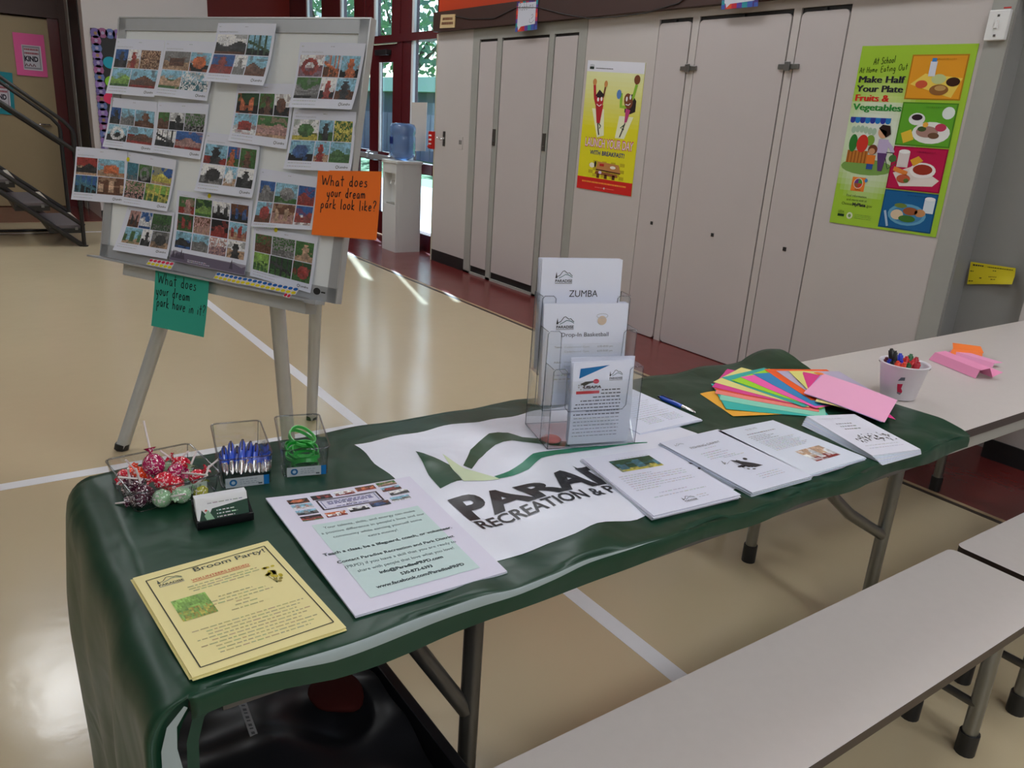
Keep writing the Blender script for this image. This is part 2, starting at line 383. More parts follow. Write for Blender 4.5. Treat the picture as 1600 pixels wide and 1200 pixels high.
def hand(mb, S, txt, u, v, xh, col, wd, rise=0, rnd=random.Random(3), sp=.12, off=.0007, w=None):
    """xh: full letter height as fraction of sheet height"""
    k = xh*S.Hh/S.W
    if w: k = w/sum(GL[c][0]+sp for c in txt)
    x = u
    for ch in txt:
        w, st = GL[ch]; j = rnd.uniform(-.05, .05)*xh
        for s in st:
            # smooth the polyline
            q = []
            for i in range(len(s)-1):
                p0 = s[max(0, i-1)]; p1 = s[i]; p2 = s[i+1]; p3 = s[min(len(s)-1, i+2)]
                for t in (0, .33, .66):
                    q.append(tuple(.5*((2*p1[a])+(-p0[a]+p2[a])*t+(2*p0[a]-5*p1[a]+4*p2[a]-p3[a])*t*t+(-p0[a]+3*p1[a]-3*p2[a]+p3[a])*t**3) for a in (0, 1)))
            q.append(s[-1])
            S.stroke(mb, [(x+a*k, v-b*xh+j-rise*(x-u+a*k)) for a, b in q], wd, col, off)
        x += (w+sp)*k
    return x

# ================================================================== ROOM
YW, YG, XF, XP, ZC = 4.09, 4.38, -12.0, -10.75, 4.2
XR, YB = 6.0, -6.0
f = MB(); f.add([(-10.5, YB, 0), (XR, YB, 0), (XR, 3.40, 0), (-10.5, 3.40, 0)], [(0, 1, 2, 3)], mi=0)
f.add([(XF-.1, YB, 0), (-10.5, YB, 0), (-10.5, 3.40, 0), (-10.5, YG+.1, 0), (XF-.1, YG+.1, 0)], [(0, 1, 2, 3, 4)], mi=1)
f.add([(-10.5, 3.40, 0), (XR, 3.40, 0), (XR, YG+.1, 0), (-10.5, YG+.1, 0)], [(0, 1, 2, 3)], mi=1)
struct('floor', f, [FLOORM, MARF])
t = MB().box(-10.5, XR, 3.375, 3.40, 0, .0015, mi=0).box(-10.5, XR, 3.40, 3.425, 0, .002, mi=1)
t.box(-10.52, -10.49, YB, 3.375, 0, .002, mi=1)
struct('trim_1', t, [mat('floor_joint_shadow', srgb(58, 44, 36), .4), mat('tan_floor_strip', srgb(170, 145, 112), .4)])  # dark joint line has the tan strip's shadow put into its colour
def tape(x0, x1, y0, y1, lab):
    MB().box(x0, x1, y0, y1, 0, .001).build('floor_tape_line', TAPE, None, lab, 'floor marking', 'white court lines taped on the floor')
tape(-3.315, -3.255, YB+.2, 1.47, 'white floor line passing under the near left end of the green table')
tape(-9.7, XR-.3, 1.47, 1.53, 'white floor line running from under the board to below the green table')
tape(-9.73, -9.69, YB+.2, 3.2, 'thin white floor line beside the black steps at the far end')
struct('ceiling', MB().box(XF-.1, XR+.1, YB-.1, YG+.2, ZC, ZC+.1), CEIL)
struct('wall_back', MB().box(XF-.1, XR+.1, YB-.1, YB, 0, ZC), DWALL)
struct('wall_near', MB().box(XR, XR+.1, YB, YG+.2, 0, ZC), DWALL)
# far wall with door
w = MB().box(XF-.1, XF, YB, 1.5, 2.5, ZC, mi=1).box(XF-.1, XF, YB, 0.25, 0, 2.5, mi=0).box(XF-.1, XF, 1.30, 1.5, 0, 2.5, mi=2)
w.box(XF-.2, XF-.1, YB, YG+.1, -.02, ZC, mi=0); w.box(XF-.1, XF, 2.87, YG+.1, 0, ZC, mi=3).box(XF-.1, XF, .25, 1.3, 2.27, 2.5, mi=4)
struct('wall_far', w, [TAN, ORANGE, MAROON, RED, BEAM])
struct('trim_2', MB().box(XF, XF+.05, YB, 1.48, 2.27, 2.50).box(XF, XF+.06, 1.40, 1.49, 0, 2.5), BEAM)
d = MB().box(XF-.04, XF-.005, .27, 1.28, .01, 2.25)
dd = struct('door_2', d, TAN)
MB().box(XF-.004, XF+.012, 1.28, 1.36, 0, 2.27).build('door_frame', MAROON, dd)
MB().tube([(XF-.01, 1.18, 1.02), (XF+.05, 1.18, 1.02), (XF+.05, 1.06, 1.02)], .011).lathe([(.0, 0), (.03, 0), (.03, .01), (0, .01)], (XF-.004, 1.18, 1.0)).build('door_handle', CHROME, dd)
p = MB().box(XF, XP, 1.5, 2.87, 0, ZC, mi=0).box(XF, -11.0, 1.488, 1.5, .38, ZC-.01, mi=1).box(XF+.02, -11.72, 1.478, 1.488, 0, ZC-.01, mi=2)
struct('wall_pier', p, [WALL, BLACK, GREYT])
struct('baseboard_far', MB().box(XP, XP+.01, 1.5, 2.87, 0, .1), BLACK)
for (z, yy) in ((2.31, 1.36), (2.40, 1.36)):
    pass
# window wall
w = MB()
for a, b in ((XF, -11.38), (-10.81, -10.22), (-9.78, -9.24), (-8.76, -8.29), (-7.72, -7.25)):
    w.box(a, b, 4.34, 4.44, 2.27, 3.7)
for a, b in ((XF, -9.86), (-8.62, -8.29), (-7.72, -7.25)): w.box(a, b, 4.34, 4.44, 0, 2.19)
w.box(XF, -7.25, 4.32, 4.46, 2.19, 2.27).box(XF, -7.25, 4.34, 4.44, 3.7, ZC)
w.box(-8.29, -7.72, 4.33, 4.45, 0, .17).box(-8.29, -7.72, 4.33, 4.45, .82, .93)
for x in (-9.46, -8.53): w.box(x-.035, x+.0, 4.325, 4.34, 2.27, 3.7)
for x in (-8.47,): w.box(x-.03, x+.0, 4.325, 4.34, 0, 2.19)
struct('wall_right', w, MAROON)
struct('sun_blocker', MB().box(-10.25, -7.0, 4.46, 5.15, 3.75, 3.85), MAROON)  # unseen slab added outside to keep sun off the upper panes
wn = 1
LITREV = mat('sunlit_reveal_white', srgb(228, 230, 232), .4)  # white stands in for sunlight on the window reveals
for a, b, z0, z1 in ((-11.38, -10.81, 2.27, 3.7), (-10.22, -9.78, 2.27, 3.7), (-9.24, -8.76, 2.27, 3.7), (-8.29, -7.72, 2.27, 3.7), (-8.29, -7.72, .93, 2.19), (-8.29, -7.72, .17, .82)):
    o = struct('window_%d' % wn, MB().box(a, b, 4.385, 4.391, z0, z1), GLASS); wn += 1
    MB().box(a-.0, a+.045, 4.35, 4.38, z0, z1).build('window_frame', LITREV, o)  # added strip, the lit reveal painted along the pane's left edge
def glass_door(n, x0, x1, g0, g1, hx):
    m = MB().box(x0, g0, 4.365, 4.41, .01, 2.18).box(g1, x1, 4.365, 4.41, .01, 2.18).box(g0, g1, 4.365, 4.41, 1.99, 2.18)
    m.box(g0, g1, 4.365, 4.41, .88, .99).box(g0, g1, 4.365, 4.41, .01, .28)
    o = struct('door_%d' % n, m, MAROON)
    MB().box(g0, g1, 4.385, 4.390, .99, 1.99).box(g0, g1, 4.385, 4.390, .28, .88).build('door_glass', GLASS, o)
    MB().box(g0, g0+.035, 4.36, 4.38, .99, 1.99).build('lit_door_reveal', LITREV, o)  # same painted lit reveal on the door glass
    MB().box(x0+.03, x1-.03, 4.28, 4.31, .90, .96, bev=.008).box(x0+.05, x0+.11, 4.31, 4.365, .88, .98).box(x1-.11, x1-.05, 4.31, 4.365, .88, .98).build('push_bar', ALU, o)
    MB().box(hx, hx+.3, 4.29, 4.365, 2.06, 2.12, bev=.01).build('door_closer', BLACK, o)
glass_door(1, -9.24, -8.62, -9.11, -8.76, -9.1); glass_door(3, -9.86, -9.24, -9.72, -9.37, -9.7)

# cabinet wall: closed block, doors set in its face
w = MB().box(-7.25, -1.957, YW+.014, YG+.1, 0, ZC, mi=3)
w.box(-7.25, -6.60, YW, YW+.014, .12, 2.2, mi=0).box(-7.25, -7.238, YW, YW+.014, 0, .12, mi=1)
w.box(-4.99, -4.238, YW, YW+.014, 0.0, 2.2, mi=0).box(-2.75, -2.06, YW, YW+.014, .0, 2.2, mi=0)
w.box(-7.25, 0, YW, YW+.014, 2.37, ZC, mi=2).box(-2.06, -1.955, YW-.006, YW+.014, 0, 2.2, mi=4)
w.box(-1.955, -1.60, 4.22, YG+.1, 0, ZC, mi=5).box(-1.60, XR, YW, YG+.1, 0, ZC, mi=0).box(-1.955, -1.60, YW+.0, 4.22, 2.2, ZC, mi=0)
w.box(-1.955, -1.945, YW, 4.22, 0, 2.2, mi=5)
struct('wall_cabinets', w, [WALL, BLACK, ORANGE, BLACK, GREYT, GREYP])
struct('baseboard_right', MB().box(-7.25, -6.60, YW+.002, YW+.012, 0, .12).box(-1.6, XR, YW-.01, YW, 0, .1), BLACK)
struct('trim_3', MB().box(-7.25, XR, YW-.06, YW, 2.2, 2.37), BEAM)
struct('trim_4', MB().tube([(-7.272, 4.11, 0), (-7.272, 4.11, 2.19)], .018).tube([(-7.30, 4.16, 0), (-7.30, 4.16, 2.19)], .014), mat('cream_conduit', srgb(190, 186, 165), .4))
def rounded(x0, x1, z0, z1, y0, y1, r):
    m = MB(); pts = []
    for cx, cz, a0 in ((x1-r, z1-r, 0), (x0+r, z1-r, 90), (x0+r, z0+r, 180), (x1-r, z0+r, 270)):
        for k in range(6): a = math.radians(a0+k*18); pts.append((cx+r*math.cos(a), cz+r*math.sin(a)))
    n = len(pts); m.add([(x, y0, z) for x, z in pts]+[(x, y1, z) for x, z in pts],
        [tuple(range(n))[::1], tuple(range(n, 2*n))[::-1]]+[(i, i+n, (i+1) % n+n, (i+1) % n) for i in range(n)]); return m
c1 = thing('storage_closet', 'tall wall closet with grey frame and three narrow cream doors, behind the flyer holder', 'closet')
fr = MB()
for a, b in ((-6.60, -6.49), (-6.20, -6.128), (-5.455, -5.39), (-5.085, -4.99)): fr.box(a, b, YW-.004, YW+.013, 0, 2.11)
fr.box(-6.60, -4.99, YW-.004, YW+.013, 2.11, 2.198).box(-6.6, -4.99, YW-.004, YW+.013, 0, .022)
fr.build('frame', GREYT, c1)
for a, b in ((-6.478, -6.21), (-6.115, -5.468), (-5.377, -5.098)):
    dr = rounded(a, b, .085, 2.088, YW-.002, YW+.013, .008).build('door', LAM, c1)
for x in (-6.17, -5.425): MB().box(x-.022, x+.018, YW-.012, YW-.004, 1.22, 1.36).lathe([(0, 0), (.008, 0), (.008, .012), (0, .014)], (x, YW-.014, 1.25), 8).build('lock_plate', DSTEEL, c1)
c2 = thing('storage_closet', 'tall flush wall closet with three cream doors and metal latches, between the two posters', 'closet')
fr = MB()
for a, b in ((-3.936, -3.878), (-3.163, -3.112), (-2.795, -2.75)): fr.box(a, b, YW, YW+.013, 0, 2.148)
fr.box(-4.238, -2.75, YW, YW+.013, 2.148, 2.2); fr.build('frame', WALL, c2)
for k, (a, b) in enumerate(((-4.232, -3.945), (-3.872, -3.172), (-3.104, -2.803))):
    dr = rounded(a, b, .006, 2.124, YW-.002, YW+.013, .03).build('door', LAM, c2)
    cx = (a+b)/2
    MB().box(cx-.011, cx+.011, YW-.0055, YW-.002, .805, .827).build('finger_hole', BLACK, dr)
    MB().box(cx-.01, cx+.01, YW-.006, YW+.01, 2.126, 2.14).build('catch', BLACK, dr)
for x in (-3.915, -3.135):
    MB().box(x-.07, x+.07, YW-.016, YW-.002, 1.825, 1.853, bev=.003).box(x-.018, x+.018, YW-.028, YW-.016, 1.815, 1.865, bev=.003).build('latch', STEEL, c2)
# wall fittings
o = thing('coat_hook', 'chrome hook on a dark plate at the cabinet wall end', 'hook')
MB().box(-7.085, -7.045, YW-.006, YW, 1.16, 1.30).build('back_plate', DSTEEL, o)
MB().tube([(-7.065, YW-.006, 1.235), (-7.065, YW-.04, 1.225), (-7.10, YW-.06, 1.235)], .012, 10).build('hook_arm', CHROME, o)
o = thing('wall_outlet', 'cream double socket plate on the wall beside the coat hook', 'outlet')
MB().box(-6.79, -6.71, YW-.006, YW, 1.15, 1.265, bev=.002).build('cover_plate', WALL, o)
for x in (-6.763, -6.737): MB().box(x-.006, x+.006, YW-.008, YW-.006, 1.195, 1.235).build('socket', DSTEEL, o)
o = thing('fire_alarm_pull', 'small red alarm pull box on the wall end by the windows', 'alarm')
MB().box(-7.34, -7.25, 4.06, 4.12, 1.12, 1.29, bev=.006).build('housing', REDP, o)
m = MB()
for z in (1.25, 1.21, 1.17): m.box(-7.32, -7.27, 4.057, 4.06, z-.008, z+.008)
m.build('lettering', WHITE, o)
MB().box(-7.33, -7.26, 4.045, 4.057, 1.135, 1.15, bev=.002).build('pull_lever', REDP, o)
o = thing('light_switch', 'white toggle switch plate on the grey post at top right', 'switch')
MB().box(-2.055, -1.962, YW-.03, YW-.006, 1.935, 2.065, bev=.004).build('cover_plate', WHITE, o)
MB().box(-2.016, -2.002, YW-.04, YW-.03, 1.985, 2.02, bev=.002).build('toggle', WHITE, o)
for z in (2.04, 1.955): MB().box(-2.014, -2.004, YW-.032, YW-.030, z-.005, z+.005).build('screw', DSTEEL, o)
MB().box(-1.995, -1.962, YW-.031, YW-.029, 2.068, 2.074).build('red_tag', REDP, o)
# small beige sign on the beam
S = Surf([onY((689, 23), 4.02), onY((711, 22), 4.02), onY((710, 43), 4.02), onY((687, 44), 4.02)])
m = MB(); S.body(m, srgb(205, 180, 135), .008, 2, 2); rr = random.Random(1)
S.greek(m, .15, .85, .32, .2, srgb(120, 80, 60), rr, .001); S.greek(m, .1, .9, .66, .2, srgb(120, 80, 60), rr, .001)
m.build('wall_sign', PAPER, None, 'small beige sign on the dark beam beside the window', 'sign')
def speech_card(q, txt, lab):
    S = Surf([onY(p, 4.024) for p in q]); m = MB(); S.body(m, srgb(90, 60, 130), .002, 2, 2)
    bands = [srgb(60, 90, 170), srgb(70, 50, 120), srgb(170, 50, 90), srgb(215, 80, 40), srgb(190, 40, 60), srgb(90, 60, 150), srgb(40, 140, 150)]
    n = 7
    for i in range(n):
        S.rect(m, i/n, .78, (i+1)/n, 1, bands[(i+2) % 7], .0008); S.rect(m, i/n, 0, (i+1)/n, .1, bands[(i*3) % 7], .0008)
        S.rect(m, 0, i/n, .1, (i+1)/n, bands[(i+1) % 7], .001); S.rect(m, .9, i/n, 1, (i+1)/n, bands[6-i], .001)
    S.poly(m, [(.08, .05), (.92, .05), (.9, .8), (.25, .84), (.14, .96), (.12, .84), (.08, .8)], srgb(205, 208, 220), .0014)
    if txt:
        hand(m, S, txt, .12, .30, .24, INK, .003, rise=.05, off=.002)
        S.stroke(m, [(.72, .5), (.78, .46), (.82, .52), (.72, .62)], .003, INK, .002); S.stroke(m, [(.66, .6), (.64, .72), (.74, .76), (.86, .66)], .003, INK, .002)
    m.build('name_card', PAPER, None, lab, 'card', 'speech bubble cards taped to the beam')
speech_card([(808, 3), (841, 0), (839, 46), (805, 50)], 'Robbins', 'speech bubble card with handwriting and smiley taped to the beam, left one')
speech_card([(1131, -34), (1188, -38), (1184, 10), (1127, 15)], '', 'speech bubble card cut off by the top, taped above the latched closet')
m = MB(); P = [onY(p, 4.025) for p in ((694, 22), (735, 30), (772, 29), (806, 12), (842, 12), (880, 22), (920, 29), (965, 26), (1010, 20), (1060, 5), (1075, -6))]
m.tube(P, .004, 6).build('cable', BLACK, None, 'thin dark cable sagging along the brown beam', 'cable')

# posters ----------------------------------------------------------
def poster_breakfast():
    S = Surf([onY(p, YW-.003) for p in ((919, 94), (1009, 98), (986, 307), (901, 293))]); m = MB()
    S.body(m, srgb(232, 228, 60), .002, 6, 10)
    n = 24
    for i in range(n):
        v0, v1 = .08+.82*i/n, .08+.82*(i+1)/n; a = min(1, i/12)
        S.rect(m, 0, v0, 1, v1, tuple(np.array(srgb(225, 228, 170))*(1-a)+np.array(srgb(222, 214, 30))*a), .001)
    S.rect(m, 0, 0, 1, .082, srgb(222, 224, 235), .0012); S.rect(m, 0, .90, 1, 1, srgb(205, 30, 28), .0014)
    S.rect(m, .05, .045, .13, .065, srgb(30, 50, 45), .002); S.text(m, 'USDA', .05, .042, .014, srgb(60, 80, 90), .002, w=.08)
    rr = random.Random(4); S.greek(m, .16, .48, .057, .006, srgb(60, 60, 70), rr, .002)
    pale = srgb(232, 234, 200)
    S.poly(m, [(.16, .36), (.38, .36), (.42, .56), (.30, .58)], pale, .0018); S.poly(m, [(.66, .40), (.90, .40), (.78, .57), (.62, .57)], pale, .0018)
    skin, br = srgb(205, 140, 80), srgb(120, 65, 35); rd, mg, gn, dk = srgb(180, 35, 45), srgb(185, 60, 120), srgb(140, 190, 50), srgb(40, 28, 28)
    # child in red, leaping
    S.stroke(m, [(.17, .18), (.20, .28), (.25, .34)], .028, rd, .003); S.stroke(m, [(.37, .19), (.35, .26), (.29, .32)], .018, br, .003)
    S.ell(m, .17, .16, .035, .025, skin, .0032); S.ell(m, .375, .17, .03, .025, skin, .0032)
    S.poly(m, [(.22, .33), (.36, .33), (.33, .47), (.27, .47)], rd, .003); S.ell(m, .28, .30, .075, .055, rd, .0034)
    S.poly(m, [(.21, .26), (.27, .215), (.36, .25), (.34, .27), (.25, .28)], dk, .0038)
    S.ell(m, .26, .29, .018, .016, srgb(240, 240, 240), .004); S.ell(m, .32, .285, .018, .016, srgb(240, 240, 240), .004); S.stroke(m, [(.24, .325), (.29, .34), (.33, .325)], .006, srgb(240, 240, 240), .004)
    S.stroke(m, [(.29, .47), (.31, .52), (.33, .56)], .012, dk, .003); S.stroke(m, [(.31, .47), (.35, .49), (.33, .51)], .010, srgb(60, 90, 60), .003)
    # child in green sleeves
    S.stroke(m, [(.66, .23), (.67, .33), (.76, .33), (.86, .26), (.90, .16)], .026, gn, .003)
    S.ell(m, .90, .125, .05, .035, br, .0034); S.ell(m, .62, .24, .04, .035, srgb(90, 130, 190), .0034)
    S.poly(m, [(.74, .30), (.84, .23), (.92, .28), (.92, .36), (.84, .38), (.74, .37)], dk, .0028)
    S.ell(m, .79, .285, .07, .06, br, .0036, rot=-.5); S.poly(m, [(.76, .34), (.84, .35), (.80, .44), (.76, .45)], mg, .0038)
    S.ell(m, .76, .27, .015, .018, srgb(240, 240, 240), .004); S.ell(m, .82, .255, .015, .018, srgb(240, 240, 240), .004); S.stroke(m, [(.75, .31), (.80, .315), (.83, .30)], .006, srgb(240, 240, 240), .0042)
    S.stroke(m, [(.77, .45), (.74, .50), (.70, .56)], .01, dk, .003); S.stroke(m, [(.77, .46), (.70, .49), (.76, .50)], .01, srgb(60, 90, 60), .003)
    S.text(m, 'LAUNCH YOUR DAY', .09, .655, .072, srgb(205, 40, 110), .003, w=.86, bold=.035); S.text(m, 'LAUNCH YOUR DAY', .09, .653, .066, srgb(240, 225, 235), .0042, w=.86, bold=.0)
    S.text(m, 'WITH BREAKFAST!', .2, .715, .034, srgb(30, 50, 120), .003, w=.62, bold=.02)
    for i in range(8):
        for j in range(5):
            if (i+j) % 2: S.rect(m, .2+.08*i, .76+.026*j, .28+.08*i, .786+.026*j, srgb(190, 175, 30), .002)
    S.poly(m, [(.36, .765), (.74, .775), (.78, .835), (.34, .825)], srgb(190, 130, 75), .003); S.poly(m, [(.34, .84), (.72, .85), (.74, .875), (.32, .865)], srgb(150, 90, 50), .003)
    S.poly(m, [(.34, .825), (.78, .835), (.78, .845), (.34, .835)], srgb(90, 50, 30), .0032); S.rect(m, .40, .78, .48, .80, srgb(190, 40, 40), .0036); S.ell(m, .64, .80, .05, .012, srgb(230, 225, 215), .0036)
    S.ell(m, .26, .80, .05, .02, srgb(235, 230, 215), .0036); S.ell(m, .32, .79, .02, .025, dk, .0038); S.ell(m, .42, .85, .03, .012, srgb(210, 190, 220), .0036)
    for x in (.36, .5, .64): S.rect(m, x, .86, x+.05, .895, srgb(95, 55, 30), .003)
    S.greek(m, .1, .9, .935, .012, srgb(235, 150, 60), rr, .003); S.greek(m, .35, .7, .972, .005, srgb(230, 130, 120), rr, .003); S.ell(m, .52, .972, .015, .008, srgb(240, 235, 235), .003)
    m.build('breakfast_poster', PAPER, None, 'tall yellow and red breakfast poster on the wall beside the grey framed closet', 'poster')
poster_breakfast()
def poster_plate():
    S = Surf([onY(p, YW-.003) for p in ((1348, 72), (1530, 68), (1462, 371), (1296, 347))]); m = MB()
    S.body(m, srgb(150, 195, 40), .002, 8, 10)
    G1, G2, WH = np.array(srgb(158, 198, 58)), np.array(srgb(215, 228, 160)), np.array(srgb(226, 232, 225))
    nx, ny = 24, 30
    vs = [S.P(i/nx, j/ny, .0008) for j in range(ny+1) for i in range(nx+1)]; fs = []; cs = []
    for j in range(ny):
        for i in range(nx):
            x, y = (i+.5)/nx, (j+.5)/ny; a = max(0, 1-((x-.28)/.42)**2-((y-.5)/.36)**2)
            cs.append(tuple(G1*(1-a)+(WH if y > .3 else G2)*a)); fs.append((j*(nx+1)+i, (j+1)*(nx+1)+i, (j+1)*(nx+1)+i+1, j*(nx+1)+i+1))
    m.add(vs, fs, cs)
    hand(m, S, 'At School', .14, .10, .035, srgb(40, 60, 20), .0035, off=.002, rise=.06, w=.20); hand(m, S, 'At Home', .02, .145, .03, srgb(40, 60, 20), .003, off=.002, rise=.04, w=.17); hand(m, S, 'Eating Out', .22, .14, .033, srgb(40, 60, 20), .003, off=.002, rise=.06, w=.24)
    for i, (tx, c) in enumerate((('Make Half', INK), ('Your Plate', INK), ('Fruits &', srgb(205, 50, 40)), ('Vegetables', srgb(50, 140, 60)))):
        [S.text(m, tx, .018+.0035*q, .195+.05*i+.0012*(q % 2), .036, c, .002+.0001*q, w=(.43, .43, .32, .45)[i]) for q in range(4)]
    for i in range(8):
        cc = srgb(40, 120, 190) if i % 2 else srgb(50, 60, 150); S.rect(m, .02+.048*i, .385, .068+.048*i, .405, cc, .002); S.ell(m, .044+.048*i, .405, .024, .013, cc, .0021)
    S.ell(m, .26, .66, .25, .045, srgb(120, 160, 80), .0018)
    S.rect(m, .05, .57, .25, .64, srgb(190, 120, 50), .0024)
    for i in range(6): S.rect(m, .06+.033*i, .57, .072+.033*i, .64, srgb(150, 85, 35), .0028)
    S.ell(m, .09, .53, .04, .05, srgb(50, 120, 50), .003); S.ell(m, .18, .53, .055, .05, srgb(205, 55, 45), .0032); S.ell(m, .25, .51, .04, .03, srgb(120, 160, 60), .003)
    for i in range(6): S.ell(m, .07+.04*i, .455-.006*math.sin(i), .022, .02, srgb(170, 195, 170), .0026)
    S.ell(m, .36, .46, .05, .035, srgb(215, 165, 130), .0036); S.poly(m, [(.31, .44), (.34, .42), (.41, .425), (.43, .47), (.39, .49), (.39, .455)], srgb(45, 30, 28), .004)
    S.poly(m, [(.33, .50), (.42, .50), (.43, .575), (.33, .575)], srgb(190, 175, 210), .0036); S.stroke(m, [(.40, .51), (.46, .545), (.48, .57)], .02, srgb(190, 175, 210), .0038)
    S.poly(m, [(.34, .575), (.43, .575), (.41, .675), (.37, .675)], srgb(90, 60, 110), .0036)
    S.ell(m, .29, .56, .045, .028, srgb(110, 60, 40), .004); S.ell(m, .285, .57, .03, .018, srgb(205, 150, 110), .0042); S.poly(m, [(.25, .59), (.33, .59), (.33, .64), (.25, .64)], srgb(220, 120, 40), .0042); S.rect(m, .26, .64, .32, .67, srgb(50, 80, 150), .0042)
    S.stroke(m, [(.42, .57), (.48, .57), (.53, .62), (.46, .66), (.42, .60)], .005, srgb(60, 70, 70), .004); S.ell(m, .49, .60, .035, .02, srgb(70, 110, 60), .0042)
    S.rect(m, .15, .72, .28, .80, srgb(235, 130, 50), .002)
    S.ell(m, .215, .755, .045, .03, srgb(235, 225, 215), .0026)
    for k, cc in enumerate((srgb(200, 60, 50), srgb(150, 90, 50), srgb(110, 60, 130), srgb(70, 150, 60))):
        a0 = k*PI/2; S.poly(m, [(.215, .755)]+[(.215+.04*math.cos(a0+q*PI/8), .755+.027*math.sin(a0+q*PI/8)) for q in range(5)][::-1], cc, .003)
    S.ell(m, .285, .735, .015, .011, srgb(70, 130, 190), .003); S.text(m, 'MyPlate', .19, .795, .008, INK, .003, w=.06)
    S.text(m, 'Find information', .12, .835, .014, srgb(70, 90, 40), .002, w=.2); S.text(m, 'and more visit at', .13, .858, .014, srgb(70, 90, 40), .002, w=.2)
    S.text(m, 'Choose', .09, .885, .017, srgb(70, 90, 40), .002, w=.1); S.text(m, 'MyPlate', .195, .885, .018, INK, .002, w=.13, bold=.04); S.text(m, '.gov', .33, .885, .016, srgb(70, 90, 40), .002, w=.06)
    S.text(m, 'USDA', .07, .935, .016, srgb(60, 90, 40), .002, w=.06); S.rect(m, .07, .94, .135, .955, srgb(30, 60, 35), .002); S.ell(m, .19, .945, .03, .02, srgb(215, 225, 190), .002); S.ell(m, .19, .945, .015, .01, srgb(120, 160, 90), .0026)
    rr = random.Random(8)
    for i in range(3): S.greek(m, .24, .4, .935+.01*i, .004, srgb(120, 160, 60), rr, .002)
    PH = ((.05, .28, (225, 155, 40)), (.295, .525, (95, 165, 45)), (.53, .765, (185, 25, 75)), (.77, .985, (25, 95, 150)))
    for k, (a, b, c) in enumerate(PH):
        h = b-a; x0 = .48; w_ = .47
        S.rect(m, x0, a, x0+w_, b, tuple(.6*q for q in srgb(*c)), .0022); S.rect(m, x0+.012, a+.007, x0+w_-.012, b-.007, srgb(*c), .0028)
        def E(x, y, rx, ry, cc, o): S.ell(m, x0+x*w_, a+y*h, rx*w_, ry*h, srgb(*cc), o)
        if k == 0:
            S.poly(m, [(x0+q[0]*w_, a+q[1]*h) for q in ((.06, .66), (.30, .42), (.97, .52), (.84, .95))], srgb(235, 205, 90), .0034)
            E(.27, .66, .11, .09, (205, 90, 60), .0042); E(.56, .54, .13, .11, (190, 200, 140), .0042); E(.60, .78, .17, .12, (140, 95, 50), .0044); E(.62, .74, .1, .06, (190, 150, 90), .0048); E(.82, .6, .12, .1, (60, 35, 25), .0044)
            S.rect(m, x0+.36*w_, a+.15*h, x0+.48*w_, a+.48*h, srgb(215, 220, 230), .005); S.rect(m, x0+.38*w_, a+.08*h, x0+.46*w_, a+.16*h, srgb(60, 130, 200), .0052)
        if k == 1:
            E(.32, .38, .15, .14, (225, 228, 225), .0036); E(.32, .34, .1, .07, (50, 35, 45), .004); E(.86, .22, .11, .14, (220, 230, 225), .0036)
            E(.62, .68, .34, .25, (228, 230, 226), .0036); E(.55, .66, .2, .13, (165, 130, 120), .0042); E(.78, .55, .1, .09, (190, 60, 90), .0044); E(.45, .6, .08, .06, (70, 90, 50), .0046); E(.5, .5, .05, .06, (230, 170, 70), .0048); E(.68, .74, .1, .07, (110, 80, 60), .0048)
            S.poly(m, [(x0+q[0]*w_, a+q[1]*h) for q in ((.08, .72), (.26, .62), (.34, .85), (.16, .95))], srgb(225, 190, 60), .005)
        if k == 2:
            S.poly(m, [(x0+q[0]*w_, a+q[1]*h) for q in ((.08, .62), (.5, .40), (.95, .72), (.85, .86), (.25, .92))], srgb(225, 215, 210), .0034)
            S.rect(m, x0+.12*w_, a+.12*h, x0+.33*w_, a+.48*h, srgb(215, 205, 205), .0044); E(.225, .12, .105, .05, (235, 235, 235), .0046)
            E(.62, .52, .24, .18, (235, 230, 228), .0044); E(.62, .5, .18, .12, (150, 50, 35), .0048); S.poly(m, [(x0+q[0]*w_, a+q[1]*h) for q in ((.36, .3), (.5, .2), (.6, .3), (.44, .44))], srgb(220, 160, 50), .0052)
            E(.3, .74, .13, .1, (185, 90, 60), .005); E(.36, .78, .05, .05, (80, 110, 50), .0054); S.stroke(m, [(x0+.08*w_, a+.52*h), (x0+.35*w_, a+.62*h)], .022, srgb(220, 130, 60), .005)
        if k == 3:
            E(.5, .60, .36, .28, (95, 160, 195), .0036); E(.5, .6, .3, .22, (70, 130, 175), .004); E(.32, .62, .12, .13, (215, 195, 165), .0046); E(.52, .7, .16, .09, (60, 110, 45), .0048); E(.56, .5, .14, .1, (150, 85, 50), .0046); E(.74, .52, .1, .1, (195, 140, 95), .0046); E(.36, .38, .12, .06, (110, 130, 60), .0046)
            S.rect(m, x0+.78*w_, a+.14*h, x0+.97*w_, a+.5*h, srgb(210, 222, 232), .0044); E(.875, .14, .095, .05, (232, 236, 240), .0048); S.stroke(m, [(x0+.08*w_, a+.55*h), (x0+.18*w_, a+.95*h)], .012, srgb(160, 190, 215), .005)
        S.greek(m, x0+.45*w_, x0+.8*w_, a+.1*h, .006, tuple(.7*q for q in srgb(*c)), rr, .005)
    m.build('nutrition_poster', GLOSSP, None, 'large green poster about fruits and vegetables on the wall at right', 'poster')
poster_plate()
S = Surf([onY(p, 4.2) for p in ((1517, 409), (1587, 419), (1584, 444), (1511, 444))], curl=lambda u, v: .02*max(0, u-.5)*max(0, v-.5)*4); m = MB(); S.body(m, srgb(205, 190, 30), .001, 6, 4)
rr = random.Random(2); S.greek(m, .06, .3, .12, .07, INK, rr, .001); S.greek(m, .4, .95, .14, .05, srgb(90, 85, 20), rr, .001)
